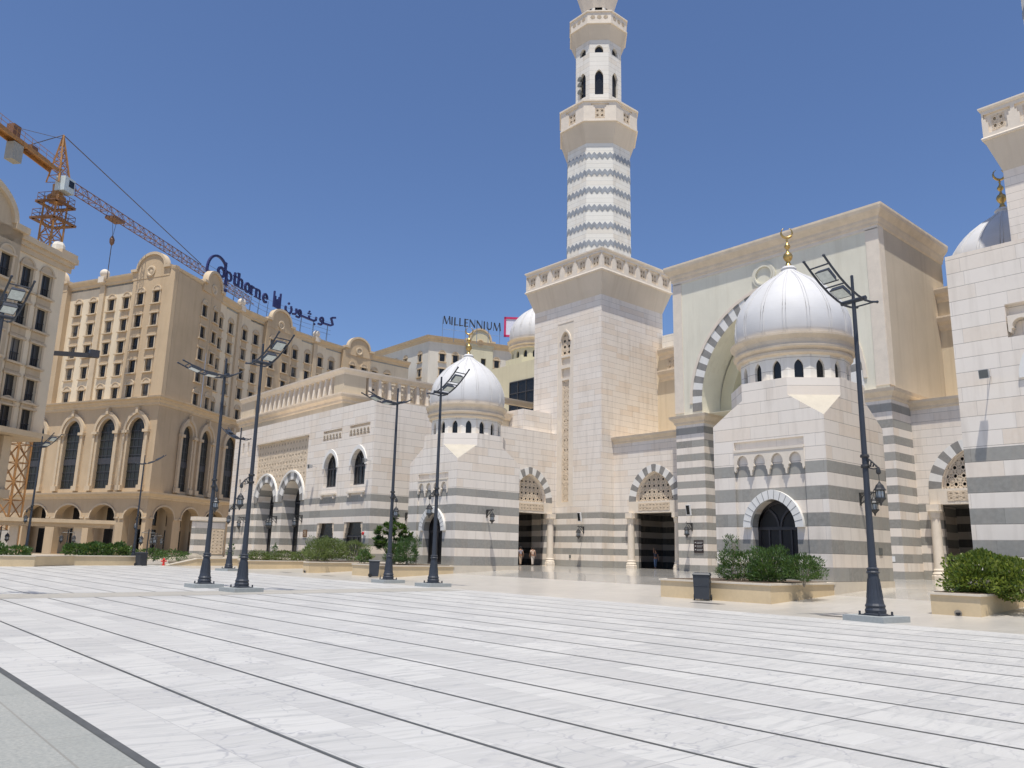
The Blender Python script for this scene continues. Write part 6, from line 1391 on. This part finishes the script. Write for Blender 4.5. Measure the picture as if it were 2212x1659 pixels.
# ================================================================ people
def skinned(name, verts, edges, radii, mat, parent, L=(0, 0, 0), sub=1):
    me = bpy.data.meshes.new(name); me.from_pydata([tuple(Vector(v)) for v in verts], edges, []); o = bpy.data.objects.new(name, me); col.objects.link(o)
    md = o.modifiers.new('skin', 'SKIN'); md.use_smooth_shade = True; sv = me.skin_vertices[0].data
    for i, r_ in enumerate(radii): sv[i].radius = (r_, r_) if not isinstance(r_, tuple) else r_; sv[i].use_root = (i == 0)
    s = o.modifiers.new('sub', 'SUBSURF'); s.levels = sub; s.render_levels = sub
    me.materials.append(M[mat]); o.parent = parent; return o
def person(label, loc, rz, shirt, trouser, armR='down', step=.16):
    p = thing('person', label, 'person', (0, 0, 0)); H = 1.0
    # facing +y ; verts
    V = [(0, 0, .95), (0, 0, 1.12), (0, .01, 1.30), (0, .0, 1.42), (0, .01, 1.50), (0, .03, 1.58), (0, .02, 1.68)]
    Rr = [(.15, .11), (.14, .10), (.17, .11), (.12, .09), .055, .085, .075]
    Ed = [(0, 1), (1, 2), (2, 3), (3, 4), (4, 5), (5, 6)]
    def add(v, r_, e): V.append(v); Rr.append(r_); Ed.append((e, len(V)-1)); return len(V)-1
    for s_ in (-1, 1):
        fy = step*s_; k = add((s_*.09, 0, .86), .095, 0); k = add((s_*.10, fy*.55, .50), .062, k); k = add((s_*.10, fy-.02, .10), .042, k); k = add((s_*.11, fy+.13, .045), .035, k)
        sh = add((s_*.17, 0, 1.40), .06, 3)
        if s_ == 1 and armR == 'up': e_ = add((.24, .14, 1.52), .042, sh); h = add((.20, .12, 1.76), .030, e_); h2 = add((.20, .13, 1.84), .028, h)
        else: e_ = add((s_*.24, -.03+fy*-.4, 1.14), .042, sh); h = add((s_*.26, .03-fy*.6, .90), .030, e_); h2 = add((s_*.26, .05-fy*.6, .82), .026, h)
        hv = Vector(V[h]); dd = (Vector(V[h2])-hv).normalized(); sd = Vector((0, 1, 0))
        for q_ in range(4): add(tuple(Vector(V[h2])+dd*(.075-.008*abs(q_-1))+sd*(-.027+.018*q_)), .0085, h2)
        add(tuple(hv+dd*.05+sd*.05), .010, h)
    b = skinned('body', V, Ed, Rr, 'skin', p)
    sh_v = [V[0], V[1], V[2], (V[3][0], V[3][1], 1.43)]; e2 = [(0, 1), (1, 2), (2, 3)]; r2_ = [(.165, .125), (.155, .115), (.185, .125), (.12, .095)]
    for i, s_ in enumerate((-1, 1)):
        sh_v.append((s_*.18, 0, 1.39)); r2_.append(.08); e2.append((3, len(sh_v)-1)); el_ = (.23, .10, 1.47) if (s_ == 1 and armR == 'up') else (s_*.225, -.02, 1.22); sh_v.append(el_); r2_.append(.066); e2.append((len(sh_v)-2, len(sh_v)-1))
    skinned('shirt', sh_v, e2, r2_, shirt, p)
    tv = [(0, 0, .97)]; e3 = []; r3 = [(.155, .118)]
    for s_ in (-1, 1):
        fy = step*s_; tv.append((s_*.09, 0, .84)); r3.append(.105); e3.append((0, len(tv)-1)); tv.append((s_*.10, fy*.55, .5)); r3.append(.08); e3.append((len(tv)-2, len(tv)-1)); tv.append((s_*.10, fy-.01, .09)); r3.append(.07); e3.append((len(tv)-2, len(tv)-1))
    skinned('trousers', tv, e3, r3, trouser, p)
    m = MB(); m.sphere((0, .0, 1.655), .103, 10, sz=1.08); h_ = build('hair', m, 'hair', p, smooth=True)
    m = MB(); m.hexa([(-.012, .115, 1.60), (.012, .115, 1.60), (.008, .135, 1.605), (-.008, .135, 1.605), (-.006, .105, 1.64), (.006, .105, 1.64), (.005, .11, 1.64), (-.005, .11, 1.64)])
    for s_ in (-1, 1): m.sphere((s_*.095, .02, 1.615), .024, 6, sz=1.4)
    build('nose_and_ears', m, 'skin', p)
    for s_ in (-1, 1):
        m = MB(); m.hexa([(s_*.105-.045, step*s_-.08, 0), (s_*.105+.045, step*s_-.08, 0), (s_*.105+.05, step*s_+.2, 0), (s_*.105-.05, step*s_+.2, 0), (s_*.105-.04, step*s_-.07, .09), (s_*.105+.04, step*s_-.07, .09), (s_*.105+.03, step*s_+.18, .05), (s_*.105-.03, step*s_+.18, .05)]); build('shoe', m, 'shoe', p)
    p.location = loc; p.rotation_euler = (0, 0, rz); return p
person('person in grey shirt and tan trousers walking into the left passage', (51.35, 57.1, .48), R(-15), 'shirt_grey', 'trouser_tan')
person('person in a pale tan shirt and pale trousers walking into the left passage', (51.9, 56.0, .48), R(-20), 'shirt_tan', 'trouser_pale')
person('person in dark shirt and blue jeans raising one arm inside the right passage', (58.9, 47.0, .48), R(150), 'shirt_dark', 'jeans', 'up')

# steel beam jutting from the scaffold between the two hotels
p = thing('steel_beam', 'dark steel beam jutting sideways in front of the hotel windows', 'beam', (15.6, 88.5, 20.2)); mb = MB(); A_ = Vector((14.6, 88.8, 20.15)); B_ = Vector((19.96, 87.76, 20.52))
mb.bar(A_, B_, .25, .45); build('beam', mb, 'frame', p); mb = MB(); mb.bar(B_+Vector((-.9, 0, .15)), B_+Vector((0, 0, .15)), .6, .75); build('motor_box', mb, 'frame', p)

CR.location = (17.49, 108.68, -.165); CR.scale = (1.1, 1.1, 1.1)
